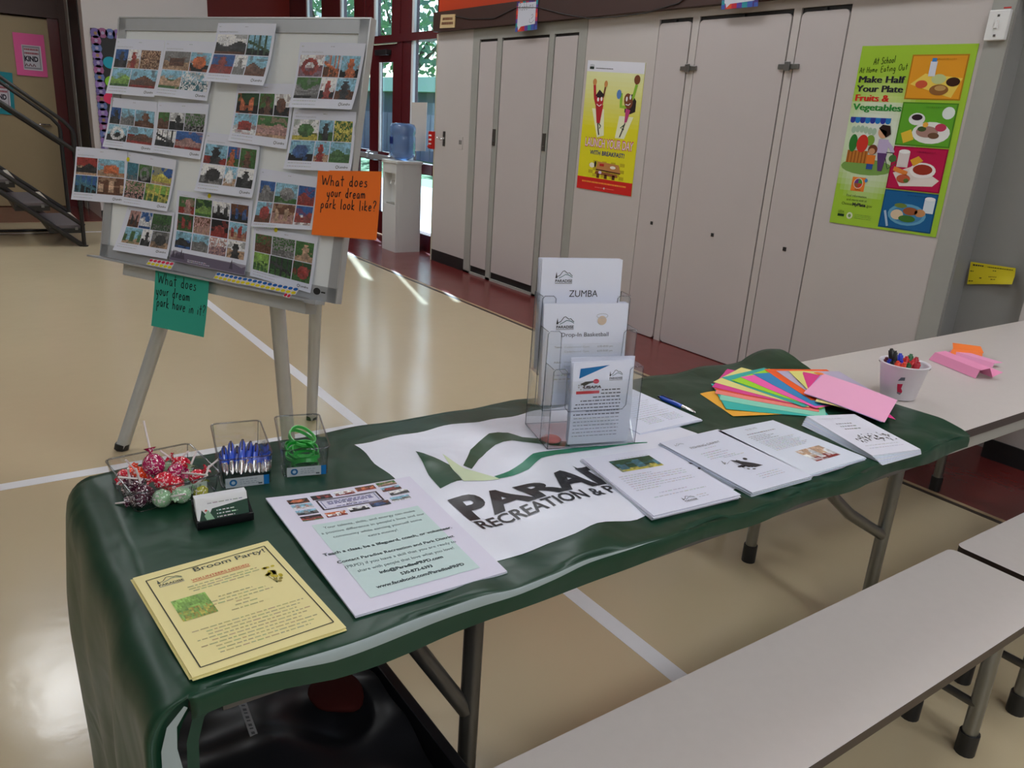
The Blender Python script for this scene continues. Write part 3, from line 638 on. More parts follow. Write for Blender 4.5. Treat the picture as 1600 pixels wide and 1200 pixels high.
for (a, b, v) in ((.02, .1, .4), (.52, .6, .3), (.02, .12, .85), (.45, .62, .62), (.25, .3, .7), (.5, .6, .75)): S.greek(m, a, b, v, .05, srgb(90, 85, 20), rr, .001)
m.build('wall_sticker', PAPER, None, 'yellow sticker with a peeling corner on the grey panel at right', 'sticker')

# far end: notices on the tan door and bulletin board
def notice(q, col, inner, lab, big):
    S = Surf([onX(p, XF+.02) for p in q]); m = MB(); S.body(m, col, .002, 3, 3); rr = random.Random(6)
    if inner:
        a, b, c, d_ = inner; S.rect(m, a, b, c, d_, srgb(215, 212, 222), .004); S.rect(m, a+.02, b+.02, c-.04, d_-.03, srgb(150, 145, 158), .006); S.rect(m, a+.06, b+.06, c-.08, d_-.07, srgb(205, 202, 212), .007)
        S.text(m, 'KIND', a+.05, b+(d_-b)*.64, .12, srgb(30, 28, 50), .009, w=(c-a)*.72, bold=.05)
        for k in range(2): S.greek(m, a+.07, c-.09, b+.1+.09*k, .045, srgb(150, 50, 70), rr, .009)
        for k in range(3): S.stroke(m, [(a+.06+.12*k, d_-.09), (a+.1+.12*k, d_-.15), (a+.15+.12*k, d_-.09)], .012, srgb(110, 60, 80), .009)
    m.build('door_notice', PAPER, None, lab, 'notice', 'coloured notices on the tan door')
notice(((19, 50), (68, 55), (75, 121), (27, 117)), srgb(235, 100, 165), (.24, .27, .86, .86), 'pink notice reading KIND on the tan door', True)
notice(((-28, 108), (19, 114), (24, 180), (-20, 176)), srgb(25, 140, 155), (.24, .27, .86, .86), 'teal notice at the picture edge, behind the step railing', False)
bb = thing('bulletin_board', 'black bulletin board with purple scalloped border behind the whiteboard', 'board')
MB().box(XP+.002, XP+.02, 1.57, 2.75, .6, 2.13).build('board_panel', BLACK, bb)
pu = [srgb(110, 95, 150), srgb(150, 90, 130), srgb(95, 110, 160), srgb(140, 110, 170)]
m = MB()
def scal(y, z, k):
    n = 10; m.add([(XP+.026, y+.055*math.cos(2*PI*i/n), z+.055*math.sin(2*PI*i/n)) for i in range(n)], [tuple(range(n))], pu[k % 4]); m.add([(XP+.03, y+.018*math.cos(2*PI*i/n), z+.018*math.sin(2*PI*i/n)) for i in range(n)], [tuple(range(n))], srgb(160, 150, 180) if k % 3 else srgb(150, 120, 80))
for k in range(20): scal(1.615, 2.08-.078*k, k)
for k in range(15): scal(1.69+.078*k, 2.09, k+1)
m.box(XP+.02, XP+.024, 1.57, 1.64, .6, 2.13, pu[0]).box(XP+.02, XP+.024, 1.57, 2.75, 2.07, 2.13, pu[1]); m.build('border', PAPER, bb)
for (px, py, c) in ((172, 98, (30, 150, 170)), (175, 128, (130, 190, 50)), (173, 154, (210, 50, 90))):
    P0 = onX((px, py), XP+.024); m = MB(); n = 16; m.add([(XP+.03, P0[1]+.075*math.cos(2*PI*i/n), P0[2]+.065*math.sin(2*PI*i/n)) for i in range(n)]+[(XP+.024, P0[1]+.075*math.cos(2*PI*i/n), P0[2]+.065*math.sin(2*PI*i/n)) for i in range(n)], [tuple(range(n))]+[(i, i+n, (i+1) % n+n, (i+1) % n) for i in range(n)], srgb(*c)); m.build('paper_bubble', PAPER, bb)

# black steps ------------------------------------------------------
st = thing('mobile_stairs', 'black steel steps with grey carpeted treads and handrails beside the tan door', 'stairs')
xa, xb = -9.76, -8.77
for k in range(5):
    y1 = 1.05-.262*k; z = .205+.215*k
    tr = MB().box(xa+.03, xb-.03, y1-.29, y1, z-.035, z, bev=.006).build('tread', CARPET, st)
    MB().box(xa+.03, xb-.03, y1-.002, y1+.006, z-.018, z+.004).box(xa+.03, xb-.03, y1-.03, y1, z, z+.004).build('nosing', NOSE, tr)
    MB().box(xa+.03, xb-.0, y1-.29, y1-.27, z-.07, z-.03).box(xb-.03, xb-.01, y1-.29, y1, z-.075, z-.03).build('tread_bracket', BLKM, tr)
for x in (xa, xb):
    m = MB(); m.tube([(x, 1.04, .0), (x, 1.04-.262*5, .215*5)], .024, 8, flat=(.6, 1)).tube([(x, 1.06, .20), (x, .95-.262*4, .205+.215*4.2)], .02, 8, flat=(.6, 1)); m.build('stringer', BLKM, st)
    MB().tube([(x, 1.045, 0), (x, 1.05, 1.06)], .019, 8).tube([(x, 1.05, .0), (x, 1.05, .012)], .03, 8).build('rail_post', BLKM, st)
    MB().tube([(x, 1.05, 1.04), (x, 1.045, 1.09), (x, .98, 1.17), (x, .52, 1.52), (x, -.3, 2.12)], .017, 8).tube([(x, 1.05, .905), (x, .53, 1.28), (x, -.3, 1.88)], .02, 8).build('handrail', BLKM, st)
m = MB()
for x in (xa, xb): m.tube([(x, -.27, 0), (x, -.27, 2.1)], .02, 8)
m.tube([(xa, 1.04, .02), (xa, -.27, .02)], .015, 8); m.build('rear_frame', BLKM, st)
P = lambda k: (xb+.014, 1.04-.262*k, .11+.215*k)
for k in range(4): MB().box(xb+.01, xb+.026, .99-.262*k-.012, .99-.262*k+.012, .165+.215*k, .19+.215*k).build('bolt', STEEL, st)

# water cooler -----------------------------------------------------
wc = thing('water_cooler', 'white floor standing water dispenser by the windows', 'water cooler')
x0, x1, y0, y1 = -8.07, -7.75, 3.92, 4.22
b = MB().box(x0, x1, y0+.09, y1, 0, .93).box(x0, x1, y0, y0+.089, 0, .50).box(x0, x0+.03, y0, y0+.089, .5, .83).box(x1-.03, x1, y0, y0+.089, .5, .83).box(x0, x1, y0, y0+.089, .83, .93)
b.build('cabinet', COOLW, wc)
MB().box(x0-.012, x1+.012, y0-.012, y1+.01, .93, .965, bev=.008).build('top_cap', COOLW, wc)
MB().box(x0+.05, x1-.05, y0+.02, y0+.085, .50, .515).build('drip_tray', GREYT, wc)
for k, c in ((-.05, (60, 90, 190)), (.05, (190, 60, 50))):
    MB().tube([((x0+x1)/2+k, y0+.09, .74), ((x0+x1)/2+k, y0+.05, .74), ((x0+x1)/2+k, y0+.04, .71)], .01, 8).build('tap', WHITE, wc)
MB().box(x1-.0005, x1+.003, y0+.03, y1-.02, .06, .62).build('side_panel', COOLW, wc)
bt = thing('water_bottle', 'blue five gallon water bottle upside down on the cooler', 'bottle')
prof = [(.0, .965), (.055, .965), (.09, .985), (.132, 1.01), (.138, 1.05), (.132, 1.075), (.138, 1.09), (.138, 1.2), (.130, 1.225), (.138, 1.25), (.138, 1.30), (.12, 1.335), (.07, 1.345), (0, 1.335)]
MB().lathe(prof, (-7.91, 4.07, 0), 36).build('bottle_shell', BOTTLE, bt)
m = MB()
for k in range(6):
    a = math.radians(-128+k*9)
    m.quadbox([(-7.91+.1385*math.cos(a), 4.07+.1385*math.sin(a), 1.13), (-7.91+.1385*math.cos(a+.157), 4.07+.1385*math.sin(a+.157), 1.13), (-7.91+.1385*math.cos(a+.157), 4.07+.1385*math.sin(a+.157), 1.2), (-7.91+.1385*math.cos(a), 4.07+.1385*math.sin(a), 1.2)], (.0008*math.cos(a), .0008*math.sin(a), 0))
m.build('label_band', mat('navy_label', srgb(25, 45, 110), .4), bt)
S = Surf([onY(p, 4.33) for p in ((643, 160), (667, 160), (664, 236), (643, 236))]); m = MB(); S.body(m, srgb(215, 208, 200), .006, 2, 2)
m.build('window_paper', PAPER, None, 'blank white sheet stuck on the window behind the water bottle', 'paper')

# outside ----------------------------------------------------------
GR = mat('lawn_green', srgb(80, 130, 60), .9, noise=.3, nscale=8); CON = mat('concrete_path', srgb(190, 188, 180), .85, noise=.05)
struct('lawn', MB().box(-60, 12, 8.4, 60, -.06, -.01), GR); struct('path', MB().box(-60, 12, 4.46, 8.4, -.06, -.012), CON)
LEAF = mat('tree_leaf', srgb(130, 160, 125), .7, noise=.4, nscale=3); BARK = mat('tree_bark', srgb(90, 75, 62), .9, noise=.3)
def tree(x, y, h, r, n, seed, lab):
    rr = random.Random(seed); t = thing('shade_tree', lab, 'tree', 'trees outside the windows')
    m = MB().tube([(x, y, -.02), (x+.1, y, h*.35), (x, y+.1, h*.7)], [.22, .16, .08], 8)
    for k in range(5):
        a = rr.uniform(0, 6.3); m.tube([(x+.05, y, h*.35), (x+math.cos(a)*r*.6, y+math.sin(a)*r*.6, h*rr.uniform(.6, .85))], [.09, .03], 6)
    m.build('trunk', BARK, t); m = MB()
    for _ in range(n):
        while True:
            p = [rr.uniform(-1, 1) for _ in range(3)]
            if sum(q*q for q in p) < 1: break
        c = np.array([x+p[0]*r, y+p[1]*r, h*.68+p[2]*h*.34]); s = rr.uniform(.10, .24)
        u = np.array([rr.gauss(0, 1) for _ in range(3)]); u /= np.linalg.norm(u); w_ = np.cross(u, [rr.gauss(0, 1) for _ in range(3)]); w_ /= np.linalg.norm(w_)+1e-9
        m.add([c-u*s, c+w_*s*.5, c+u*s, c-w_*s*.5], [(0, 1, 2, 3)])
    m.build('crown', LEAF, t)
tree(-27, 14, 7.5, 3.4, 1700, 1, 'leafy tree outside seen through the wide window pane by the wall'); tree(-36, 15, 8, 3.4, 1700, 2, 'leafy tree outside seen through the glass door'); tree(-23, 21.5, 9, 3.0, 1500, 3, 'tall leafy tree behind the others outside the windows')
bl = thing('outbuilding', 'low building with white roof outside beyond the lawn', 'building')
MB().box(-62, -24, 24, 30, -.02, 2.7).build('wall', mat('purple_grey_siding', srgb(95, 88, 110), .7, noise=.1), bl)
MB().box(-62.5, -23.5, 23.2, 30.5, 2.7, 3.5).build('roof', mat('white_metal_roof', srgb(215, 218, 222), .5), bl)
hd = thing('garden_fence', 'dark slatted fence across the lawn outside', 'fence')
m = MB()
for k in range(60): m.box(-50+k*.62, -49.45+k*.62, 13.0, 13.04, 0, 1.45)
m.build('fence_board', mat('weathered_fence', srgb(135, 122, 140), .8, noise=.2), hd)
m = MB().box(-50, -12.8, 13.04, 13.08, .3, .4).box(-50, -12.8, 13.04, 13.08, 1.1, 1.2); m.build('fence_rail', BARK, hd)

# ================================================================== WHITEBOARD EASEL
BY, BT = math.radians(26.92968), math.radians(11.2186)
bu = np.array([math.cos(BY), math.sin(BY), 0]); bn = np.array([math.sin(BY), -math.cos(BY), 0])
bv = math.cos(BT)*np.array([0, 0, 1])-math.sin(BT)*bn; bf = np.cross(bu, bv)
if bf@bn < 0: bf = -bf
BC = np.array([-3.06374992, .84035346, -.17343582+H]); BW, BH = 1.22, .9245
def B(a, b, o=0): return BC+bu*a+bv*b+bf*o          # board coordinates in metres from its centre
def onB(p, o=0): return on_plane(p, BC+bf*o, bf)
ez = thing('whiteboard_easel', 'whiteboard on a pale grey tripod easel covered with photo sheets', 'easel')
def slab(m, a0, a1, b0, b1, o0, o1, mi=0):
    m.quadbox([B(a0, b0, o0), B(a1, b0, o0), B(a1, b1, o0), B(a0, b1, o0)], bf*(o1-o0), mi=mi)
m = MB(); slab(m, -BW/2+.03, BW/2-.03, -BH/2+.03, BH/2-.03, -.012, .0); m.build('whiteboard_panel', WBOARD, ez)
m = MB()
for (a0, a1, b0, b1) in ((-BW/2, BW/2, BH/2-.045, BH/2), (-BW/2, BW/2, -BH/2, -BH/2+.05), (-BW/2, -BW/2+.04, -BH/2, BH/2), (BW/2-.04, BW/2, -BH/2, BH/2)):
    slab(m, a0, a1, b0, b1, -.02, .006)
m.build('board_frame', ALU, ez)
m = MB(); slab(m, -BW/2, BW/2, BH/2, BH/2+.005, -.02, .008); slab(m, BW/2, BW/2+.005, -BH/2, BH/2+.005, -.02, .008); slab(m, -BW/2-.004, -BW/2, -BH/2, BH/2, -.02, .008)
m.build('frame_lip', ALUL, ez)
m = MB(); slab(m, -BW/2-.03, BW/2-.06, -BH/2-.008, -BH/2-.002, -.01, .045); slab(m, BW/2-.10, BW/2-.05, -BH/2-.012, -BH/2+.0, .0, .05)
m.build('pen_tray', ALU, ez)
m = MB(); c = B(BW/2-.085, -BH/2+.03, .0065); n = 12
m.add([c+bu*.016*math.cos(2*PI*k/n)+bv*.012*math.sin(2*PI*k/n) for k in range(n)], [tuple(range(n))]); slab(m, BW/2-.066, BW/2-.048, -BH/2+.027, -BH/2+.032, .006, .0068); m.build('badge', BLACK, ez)
# easel ledge and legs
Lz = B(-BW/2+.17, -BH/2-.03, .0); Rz = B(BW/2-.16, -BH/2-.03, 0)
m = MB(); slab(m, -BW/2+.15, BW/2-.12, -BH/2-.055, -BH/2-.008, -.045, .012); m.build('easel_ledge', EASEL, ez)
FL = np.array([-3.461, .47, 0]); BK = np.array([-3.462, 1.316, 0]); 
la = B(-BW/2+.40, -BH/2-.03, -.03); lb = B(BW/2-.31, -BH/2-.03, -.03); lc = B(BW/2-.26, -BH/2+.1, -.10)
FRt = T((452, 705), 0)
def leg(a, b, w, nm='leg'):
    d_ = (b-a)/np.linalg.norm(b-a); o = MB().tube([a, b], w, 4, flat=(1.25, .9)).build(nm, EASEL, ez)
    MB().tube([b-d_*.02+np.array([0, 0, .012]), b+np.array([0, 0, .004])], w*1.12, 8, flat=(1.2, .9)).build('foot_cap', BLACK, o)
top = B(.05, BH/2-.1, -.06)
leg(B(-BW/2+.42, -BH/2+.05, -.04), FL, .022); leg(B(BW/2-.325, -BH/2+.05, -.04), FRt, .024); leg(B(BW/2-.24, -BH/2+.25, -.14), BK, .02)
m = MB().tube([B(-BW/2+.42, -BH/2+.05, -.04), top], .018, 4).tube([B(BW/2-.325, -BH/2+.05, -.04), top], .018, 4).tube([B(BW/2-.24, -BH/2+.25, -.14), top], .018, 4); m.build('upper_mast', EASEL, ez)

# sheets on the board: corners in the photograph, rows of photographs
def sheet(q, rows, lab, title='', z=.010, curl=.012, logo=True, dot=None, cols=None, v0=.19, v1=.85, u0=.04, u1=.96, footer=False, blank=False):
    S = Surf([onB(p, z) for p in q], curl=lambda u, v: curl*v**3+.003*math.sin(3*u+v))
    m = MB(); S.body(m, WP, .0004, 6, 8); rr = random.Random(len(lab)); gut = .014
    if title: S.text(m, title, u0+.01, v0-.035, .026, LG, w=.34)
    if rows:
        hts = [1]*len(rows); H_ = (v1-v0-gut*(len(rows)-1))/len(rows)
        for r, row in enumerate(rows):
            ws = [float(x[4:] or 1) for x in row]; tot = sum(ws); W_ = (u1-u0-gut*(len(row)-1)); x = u0
            for it, w_ in zip(row, ws):
                ww = W_*w_/tot; a, b = v0+r*(H_+gut), v0+r*(H_+gut)+H_
                photo(m, S, x, a, x+ww, b, it); x += ww+gut
    for k in range(2):
        if not footer: S.greek(m, .05, .42, v1+.04+.055*k, .011, LG, rr)
    if not footer: S.greek(m, .04, .08, .06, .012, LG, rr); S.greek(m, .5, .56, .06, .012, LG, rr)
    if logo:
        S.stroke(m, [(.80+.018*math.cos(t*.8), v1+.075+.024*math.sin(t*.8)) for t in range(9)], .0018, INK); S.text(m, 'Landro', .825, v1+.09, .04, INK, w=.13, bold=.01)
    if footer:
        S.rect(m, 0, .86, 1, 1, srgb(160, 155, 172), .0007)
        pts = [(0, .92), (.05, .90), (.12, .86), (.22, .90), (.35, .95), (.5, .97), (.62, .93), (.72, .89), (.85, .87), (.95, .91), (1, .88), (1, .99), (0, .99)]
        S.poly(m, [(0, .90), (.06, .84), (.16, .865), (.28, .90), (.5, .93), (.68, .89), (.84, .85), (1, .88), (1, .95), (0, .95)], srgb(150, 145, 160), .0009); S.poly(m, pts, srgb(104, 96, 116), .0011)
        for x, h in ((.04, .12), (.09, .10), (.15, .14), (.18, .1), (.82, .13), (.12, .07)): S.poly(m, [(x-.025, .95), (x, .95-h), (x+.025, .95)], srgb(75, 70, 85), .0013)
        S.greek(m, .25, .5, .945, .012, srgb(190, 185, 200), rr, .0016); S.greek(m, .25, .55, .968, .012, srgb(190, 185, 200), rr, .0016)
        for r in range(3):
            for k in range(4): S.greek(m, .06+.235*k, .16+.235*k, v0-.02+r*(v1-v0+.02)/3, .006, LG, rr)
    o = m.build('photo_sheet', PAPER, None, lab, 'printed sheet', 'printed photo sheets taped to the whiteboard')
    if dot:
        m = MB(); c = onB(dot, z+.004+curl*.02); n = 14
        m.add([c+bu*.0085*math.cos(2*PI*k/n)+bv*.0085*math.sin(2*PI*k/n) for k in range(n)]+[c-bf*.0004+bu*.0085*math.cos(2*PI*k/n)+bv*.0085*math.sin(2*PI*k/n) for k in range(n)], [tuple(range(n)), tuple(range(n, 2*n))[::-1]]+[(k, k+n, (k+1) % n+n, (k+1) % n) for k in range(n)], srgb(225, 215, 30)); m.build('dot_sticker', PAPER, o)
    return o
AG, AD = 'Agricultural Inspirations', 'Adventure Inspirations'
sheet([(182, 60), (258, 63), (244, 153), (170, 147)], [['bddT1', 'wtrT.9', 'ttnX1.4'], ['cglH1', 'crnH1.3']], 'top left photo sheet on the board, dark tower under blue sky first', AG, z=.008)
sheet([(259, 63), (339, 66), (326, 159), (245, 150)], [['stnB1.3', 'cdoC1'], ['cgtH1', 'cewX1.2']], 'photo sheet with a brown shed, right of the top left sheet', AG, z=.009)
sheet([(341, 36), (432, 37), (417, 136), (325, 129)], [['wndH1.4', 'ckGL1'], ['brrT1.2', 'wssT.6', 'cnnH1']], 'uppermost photo sheet, taped over the board frame', AG, z=.016, curl=.02)
sheet([(469, 66), (572, 68), (554, 173), (457, 170)], [['wmrW1.4', 'cnoL.9', 'ckoT1'], ['gksH1.4', 'wkrT.8', 'cndT1']], 'photo sheet with a pink ferris wheel at the upper right of the board', AD, z=.010, curl=.018)
sheet([(174, 152), (246, 160), (241, 240), (165, 230)], [['bddT.7', 'cssH.9', 'cnnT1.2'], ['cdwW1', 'crnH1.2']], 'photo sheet with a dark tyre arch, second row at the left', '', z=.006)
sheet([(247, 160), (327, 162), (316, 250), (241, 239)], [['gnnH.8', 'wddT1', 'gksX1.3'], ['wddL1.1', 'brpH1.4']], 'photo sheet with grey rocks and red cliffs, second row from the left', '', z=.0065)
sheet([(371, 131), (460, 131), (450, 234), (361, 221)], [['GkoP1.4', 'gknT.9', 'wdnC.9'], ['cwrB1.2', 'gtpH1.5']], 'photo sheet with a red barn below the uppermost sheet', AD, z=.006, v0=.16)
sheet([(459, 171), (557, 175), (550, 270), (447, 265)], [['wygC1.5', 'cgdT.8', 'ggyX1'], ['ckbC1.4', 'ctrT.8', 'cggH1.1']], 'photo sheet with blue domes just above the orange note', AD, z=.006, v0=.16)
sheet([(119, 229), (199, 236), (196, 319), (114, 312)], [['rtkH1.1', 'ctoB1.3'], ['bkeL1.1', 'nntP1.2']], 'photo sheet with an orange barn sticking out past the left board edge', AG, z=.011, curl=.006)
sheet([(199, 237), (276, 250), (264, 331), (194, 320)], [['eseL.8', 'gksW.9', 'btyH1.3'], ['gdpX1.2', 'lgyL1.4']], 'photo sheet with a grey tunnel and a yellow dot at its upper left', '', z=.008, dot=(200, 249), u0=.03)
sheet([(322, 206), (407, 217), (397, 310), (309, 299)], [['crdT1.4', 'bgoT.7', 'ggnT.9'], ['wskC1.4', 'ctwC.7', 'wddT.9']], 'photo sheet with a black steam engine in the middle of the board', AD, z=.012, curl=.014)
sheet([(200, 322), (273, 332), (264, 405), (181, 391)], [['pndP.8', 'bbwH.8', 'gsGX1.3'], ['ctgP1.2', 'wddT.6', 'stdC1.1']], 'photo sheet with people on horseback at the lower left of the board', '', z=.006, v0=.08, v1=.80, u0=.10)
sheet([(277, 297), (395, 313), (385, 431), (270, 407)], [['grpT', 'GglH', 'wkdP', 'ndbP'], ['Ggrp', 'ntpX', 'rdrB', 'ctrP'][:0] or ['GgrP', 'ntpX', 'krrB', 'ctrP'], ['cbkH', 'cssH', 'wmpX', 'wtdT']], 'large sheet of twelve photos with grey mountains along its foot', '', z=.005, footer=True, logo=False, v0=.08, v1=.80, dot=(327, 306))
sheet([(407, 263), (499, 277), (490, 360), (396, 354)], [['bssC1', 'cgsC1.4', 'brrH1'], ['cnrC1', 'nptP1.4', 'bwrH1']], 'photo sheet with grey elephants left of the orange note', '', z=.007, logo=False, v0=.2, v1=.92)
sheet([(397, 354), (497, 370), (486, 458), (393, 431)], [['gnnX1', 'gssX1.3', 'gttT1'], ['lglL1', 'Ggdp'[:3]+'L1.4', 'Ggrt'[:3]+'C1.1']], 'photo sheet with green reeds at the lower right of the board', '', z=.006, v0=.13, dot=(431, 359), curl=.006)
def note(q, col, lines, lab, z, rise=0):
    S = Surf([onB(p, z) for p in q], curl=lambda u, v: .008*v*v+.006*u*u*v); m = MB(); S.body(m, col, .0005, 6, 6)
    rr = random.Random(11)
    for (tx, u, v, s, w_) in lines: hand(m, S, tx, u, v, s, srgb(16, 14, 24), .0036, rise=rise, rnd=rr, off=.0009, sp=.14, w=w_)
    return m.build('handwritten_note', PAPER, None, lab, 'note')
note([(497, 266), (596, 268), (592, 376), (489, 367)], srgb(250, 120, 30), [('What does', .08, .23, .16, .74), ('your dream', .18, .40, .15, .62), ('park look like?', .10, .58, .15, .87)], 'orange note asking what the dream park looks like, taped to the board edge', .018)
o = note([(243, 420), (327, 436), (323, 527), (239, 509)], srgb(45, 160, 140), [('What does', .06, .24, .19, .74), ('your dream', .04, .44, .18, .66), ('park have in it?', .07, .64, .18, .92)], 'teal note hanging below the board asking what the dream park has', .03)
# dot sticker strips on the tray
def strip(q, cols, lab, n):
    S = Surf([onB(p, .05) for p in q]); m = MB(); S.body(m, srgb(228, 228, 235), .0006, 3, 2)
    for r, c in enumerate(cols):
        for k in range(n): S.ell(m, (k+.5)/n, (r+.5)/len(cols), .43/n, .40/len(cols), srgb(*c), .0006, 12)
    m.build('dot_sticker_strip', PAPER, None, lab, 'stickers', 'strips of dot stickers on the board ledge')
strip([(235, 404), (273, 410), (267, 421), (228, 413)], [(225, 45, 90), (235, 225, 40)], 'pink and yellow dot sticker strip at the left of the ledge', 6)
strip([(340, 425), (380, 433), (374, 444), (333, 435)], [(25, 100, 190), (235, 220, 40)], 'shorter blue and yellow dot sticker strip on the ledge', 6)
strip([(381, 433), (468, 450), (461, 461), (374, 443)], [(25, 100, 190), (235, 220, 40)], 'longest blue and yellow dot sticker strip on the ledge', 11)
strip([(446, 457), (456, 460), (452, 466), (442, 463)], [(215, 40, 80)], 'tiny pair of pink dot stickers at the end of the ledge', 2)

# ================================================================== TABLE UNDER THE CLOTH
ZT = .738
TX0, TX1, TY0, TY1 = -1.583, -.868, .165, 2.06
tb = thing('lunch_table', 'long folding lunch table half covered by the green flag', 'table')
MB().box(TX0, TX1, TY0, 2.066, ZT-.028, ZT-.002, bev=.006).build('tabletop', EDGE, tb)
MB().box(TX0+.04, TX0+.06, TY0+.05, TY1-.05, ZT-.075, ZT-.028).box(TX1-.06, TX1-.04, TY0+.05, TY1-.05, ZT-.075, ZT-.028).build('apron_rail', DSTEEL, tb)

# flag cloth
RX = .012
def czt(x, y):
    z = .0018*math.sin(9*x+5*y)+.0014*math.sin(23*y+7*x)+.0012*math.sin(31*x-17*y)
    e = max(0, (x-(-1.0))/.13); z += .0035*e*math.sin(38*y+3*math.sin(9*y))*(.6 if y < .9 else 1)
    z += .0025*max(0, (-1.42-x)/.15)*math.sin(27*y+1.3)
    z += .0009*abs(math.sin(14*x+19*y+2*math.sin(6*y)))+.0008*abs(math.sin(33*x-12*y+1.5*math.sin(9*x)))
    yl = 1.03 if x > -1.21 else 1.02
    mk_ = max(0, min(1, (y-.70)/.06))*max(0, min(1, (yl-y)/.05))*max(0, min(1, (x+1.52)/.05))
    z += mk_*(.0042*math.sin(13*x+9*y+1.2*math.sin(7*y))+.003*math.sin(24*y-11*x+1)+.0022*math.sin(41*x+17*y)+.003)
    q = max(0, 1-((x+1.55)**2/.03+(y-2.2)**2/.02)); z += .028*q
    return z+.0025
def cloth(s, tt):
    """s: position across (x before the fold), tt: position along y before the fold"""
    x, y, z = s, tt, ZT
    dn = max(0, s-TX1); df = max(0, TX0-s); dl = max(0, TY0-tt)
    if dn > 0:
        x = TX1+.010*math.sin(min(dn, .02)/.02*PI/2)+.004*math.sin(21*tt); z = ZT-max(0, dn-.008)
    if df > 0:
        x = TX0-.012*math.sin(min(df, .02)/.02*PI/2)-.01*math.sin(14*tt)*min(1, df*8); z = ZT-max(0, df-.006)
    if dl > 0:
        k = (s-TX0)/(TX1-TX0)
        b = .052*math.sin(min(dl, .10)/.10*PI/2)+.030*math.sin(min(1, dl/.3)*PI/2)*math.sin(PI*min(1, max(0, k*.95+.05)))+.018*math.sin(7*k+1.0)*min(1, dl*3)+.008*math.sin(19*k)*min(1, dl*4)
        y = TY0-b+.02*min(1, dl/.6); drop = dl-.1+.062 if dl > .1 else .062*(1-math.cos(dl/.1*PI/2)); z = z-drop
        if dn > 0: z = ZT-drop-dn*.3; y = y+dn*1.0; x = TX1+.004-dn*.35
        if df > 0: z = ZT-drop-df*.3; y = y+df*.8; x = TX0+df*.2
        x += .02*dl*math.sin(6*dl)*(1 if k > .5 else -1)
    elif dn == 0 and df == 0: z += czt(x, y)
    else: z += czt(min(max(x, TX0), TX1), y)*max(0, 1-(dn+df)/.02)
    return np.array([x, y, z])
def right_edge(s):   # where the flag ends over the next table
    k = (s-TX0)/(TX1-TX0); k = min(1.05, max(-.1, k)); return 2.27-.10*k**.6 if k > 0 else 2.27
def right_edge(s):
    pts = [(-1.7, 2.285), (-1.59, 2.262), (-1.45, 2.20), (-1.34, 2.175), (-1.08, 2.155), (-.97, 2.16), (-.89, 2.131), (-.85, 2.10), (-.8, 2.09)]
    for (a, b), (c, d_) in zip(pts, pts[1:]):
        if s <= c: return b+(d_-b)*(s-a)/(c-a) if s >= a else b
    return pts[-1][1]
fl = thing('flag_tablecloth', 'green nylon flag with white centre panel used as tablecloth', 'tablecloth')
m = MB(); GRN = srgb(17, 58, 40); WHT = srgb(228, 231, 244); SIL = srgb(150, 164, 166)
smax = TX1+.045; smin = TX0-.09
ss = list(np.linspace(smin, TX0, 6)[:-1])+list(np.linspace(TX0, TX1, 46))+[TX1+.004, TX1+.008, TX1+.011, TX1+.014, TX1+.017, TX1+.020, TX1+.024, TX1+.029, TX1+.034, TX1+.038]
tts = list(np.linspace(-.56, TY0-.11, 24))+[TY0-.1, TY0-.085, TY0-.07, TY0-.055, TY0-.04, TY0-.03, TY0-.02, TY0-.01]+list(np.linspace(TY0, 1.0, 64))+[None]*52
rows = []; nh = len(ss)-11
for i, tv in enumerate(tts):
    row = []
    for s in ss:
        kk = ss.index(s)-nh
        if tv is None:
            k = (i-(len(tts)-53))/52.; y = 1.0+(right_edge(s)-1.0)*k
        else: y = tv
        if kk > 0:
            wb = .014*min(1, max(0, (y-.2)/.15))*max(0, min(1, (.98-y)/.5))
            offs = [.003, .005, .007, .007+wb*.33, .007+wb*.66, .007+wb, .013+wb, .019+wb, .031+wb, .038+wb+.004*math.sin(17*y)]; s = TX1+offs[kk-1]
        row.append(cloth(s, y)+np.array([0, 0, .0006]))
    rows.append(row)
nS = len(ss); vs = [p for r in rows for p in r]; fs = []; cs = []
for j in range(len(tts)-1):
    for i in range(nS-1):
        fs.append((j*nS+i, j*nS+i+1, (j+1)*nS+i+1, (j+1)*nS+i)); c = GRN
        y = tts[j] if tts[j] is not None else 1.2
        if ss[i] >= TX1 and .2 < y < .98:
            if 3 <= i-nh <= 5: c = SIL
        cs.append(c)
m.add(vs, fs, cs, 0, True)
m.build('cloth', FLAG, fl)
# white end band of the flag seen on the hanging corner
m = MB(); a = []
for k in range(16):
    d_ = .03+.035*k; p = cloth(TX1+.012, TY0-d_); a += [p+np.array([.004, .006, 0]), p+np.array([.004, .010+.026*min(1, k/5)+.005*math.sin(k*.5), -.004])]
m.add(a, [(2*k, 2*k+1, 2*k+3, 2*k+2) for k in range(15)], SIL, 0, True); 
a = []
for k in range(16):
    d_ = .03+.035*k; p = cloth(TX1+.012, TY0-d_); a += [p+np.array([.003, .036, -.002]), p+np.array([-.004, .052, -.01])]
m.add(a, [(2*k, 2*k+1, 2*k+3, 2*k+2) for k in range(15)], GRN, 0, True); m.build('hem', FLAG, fl)
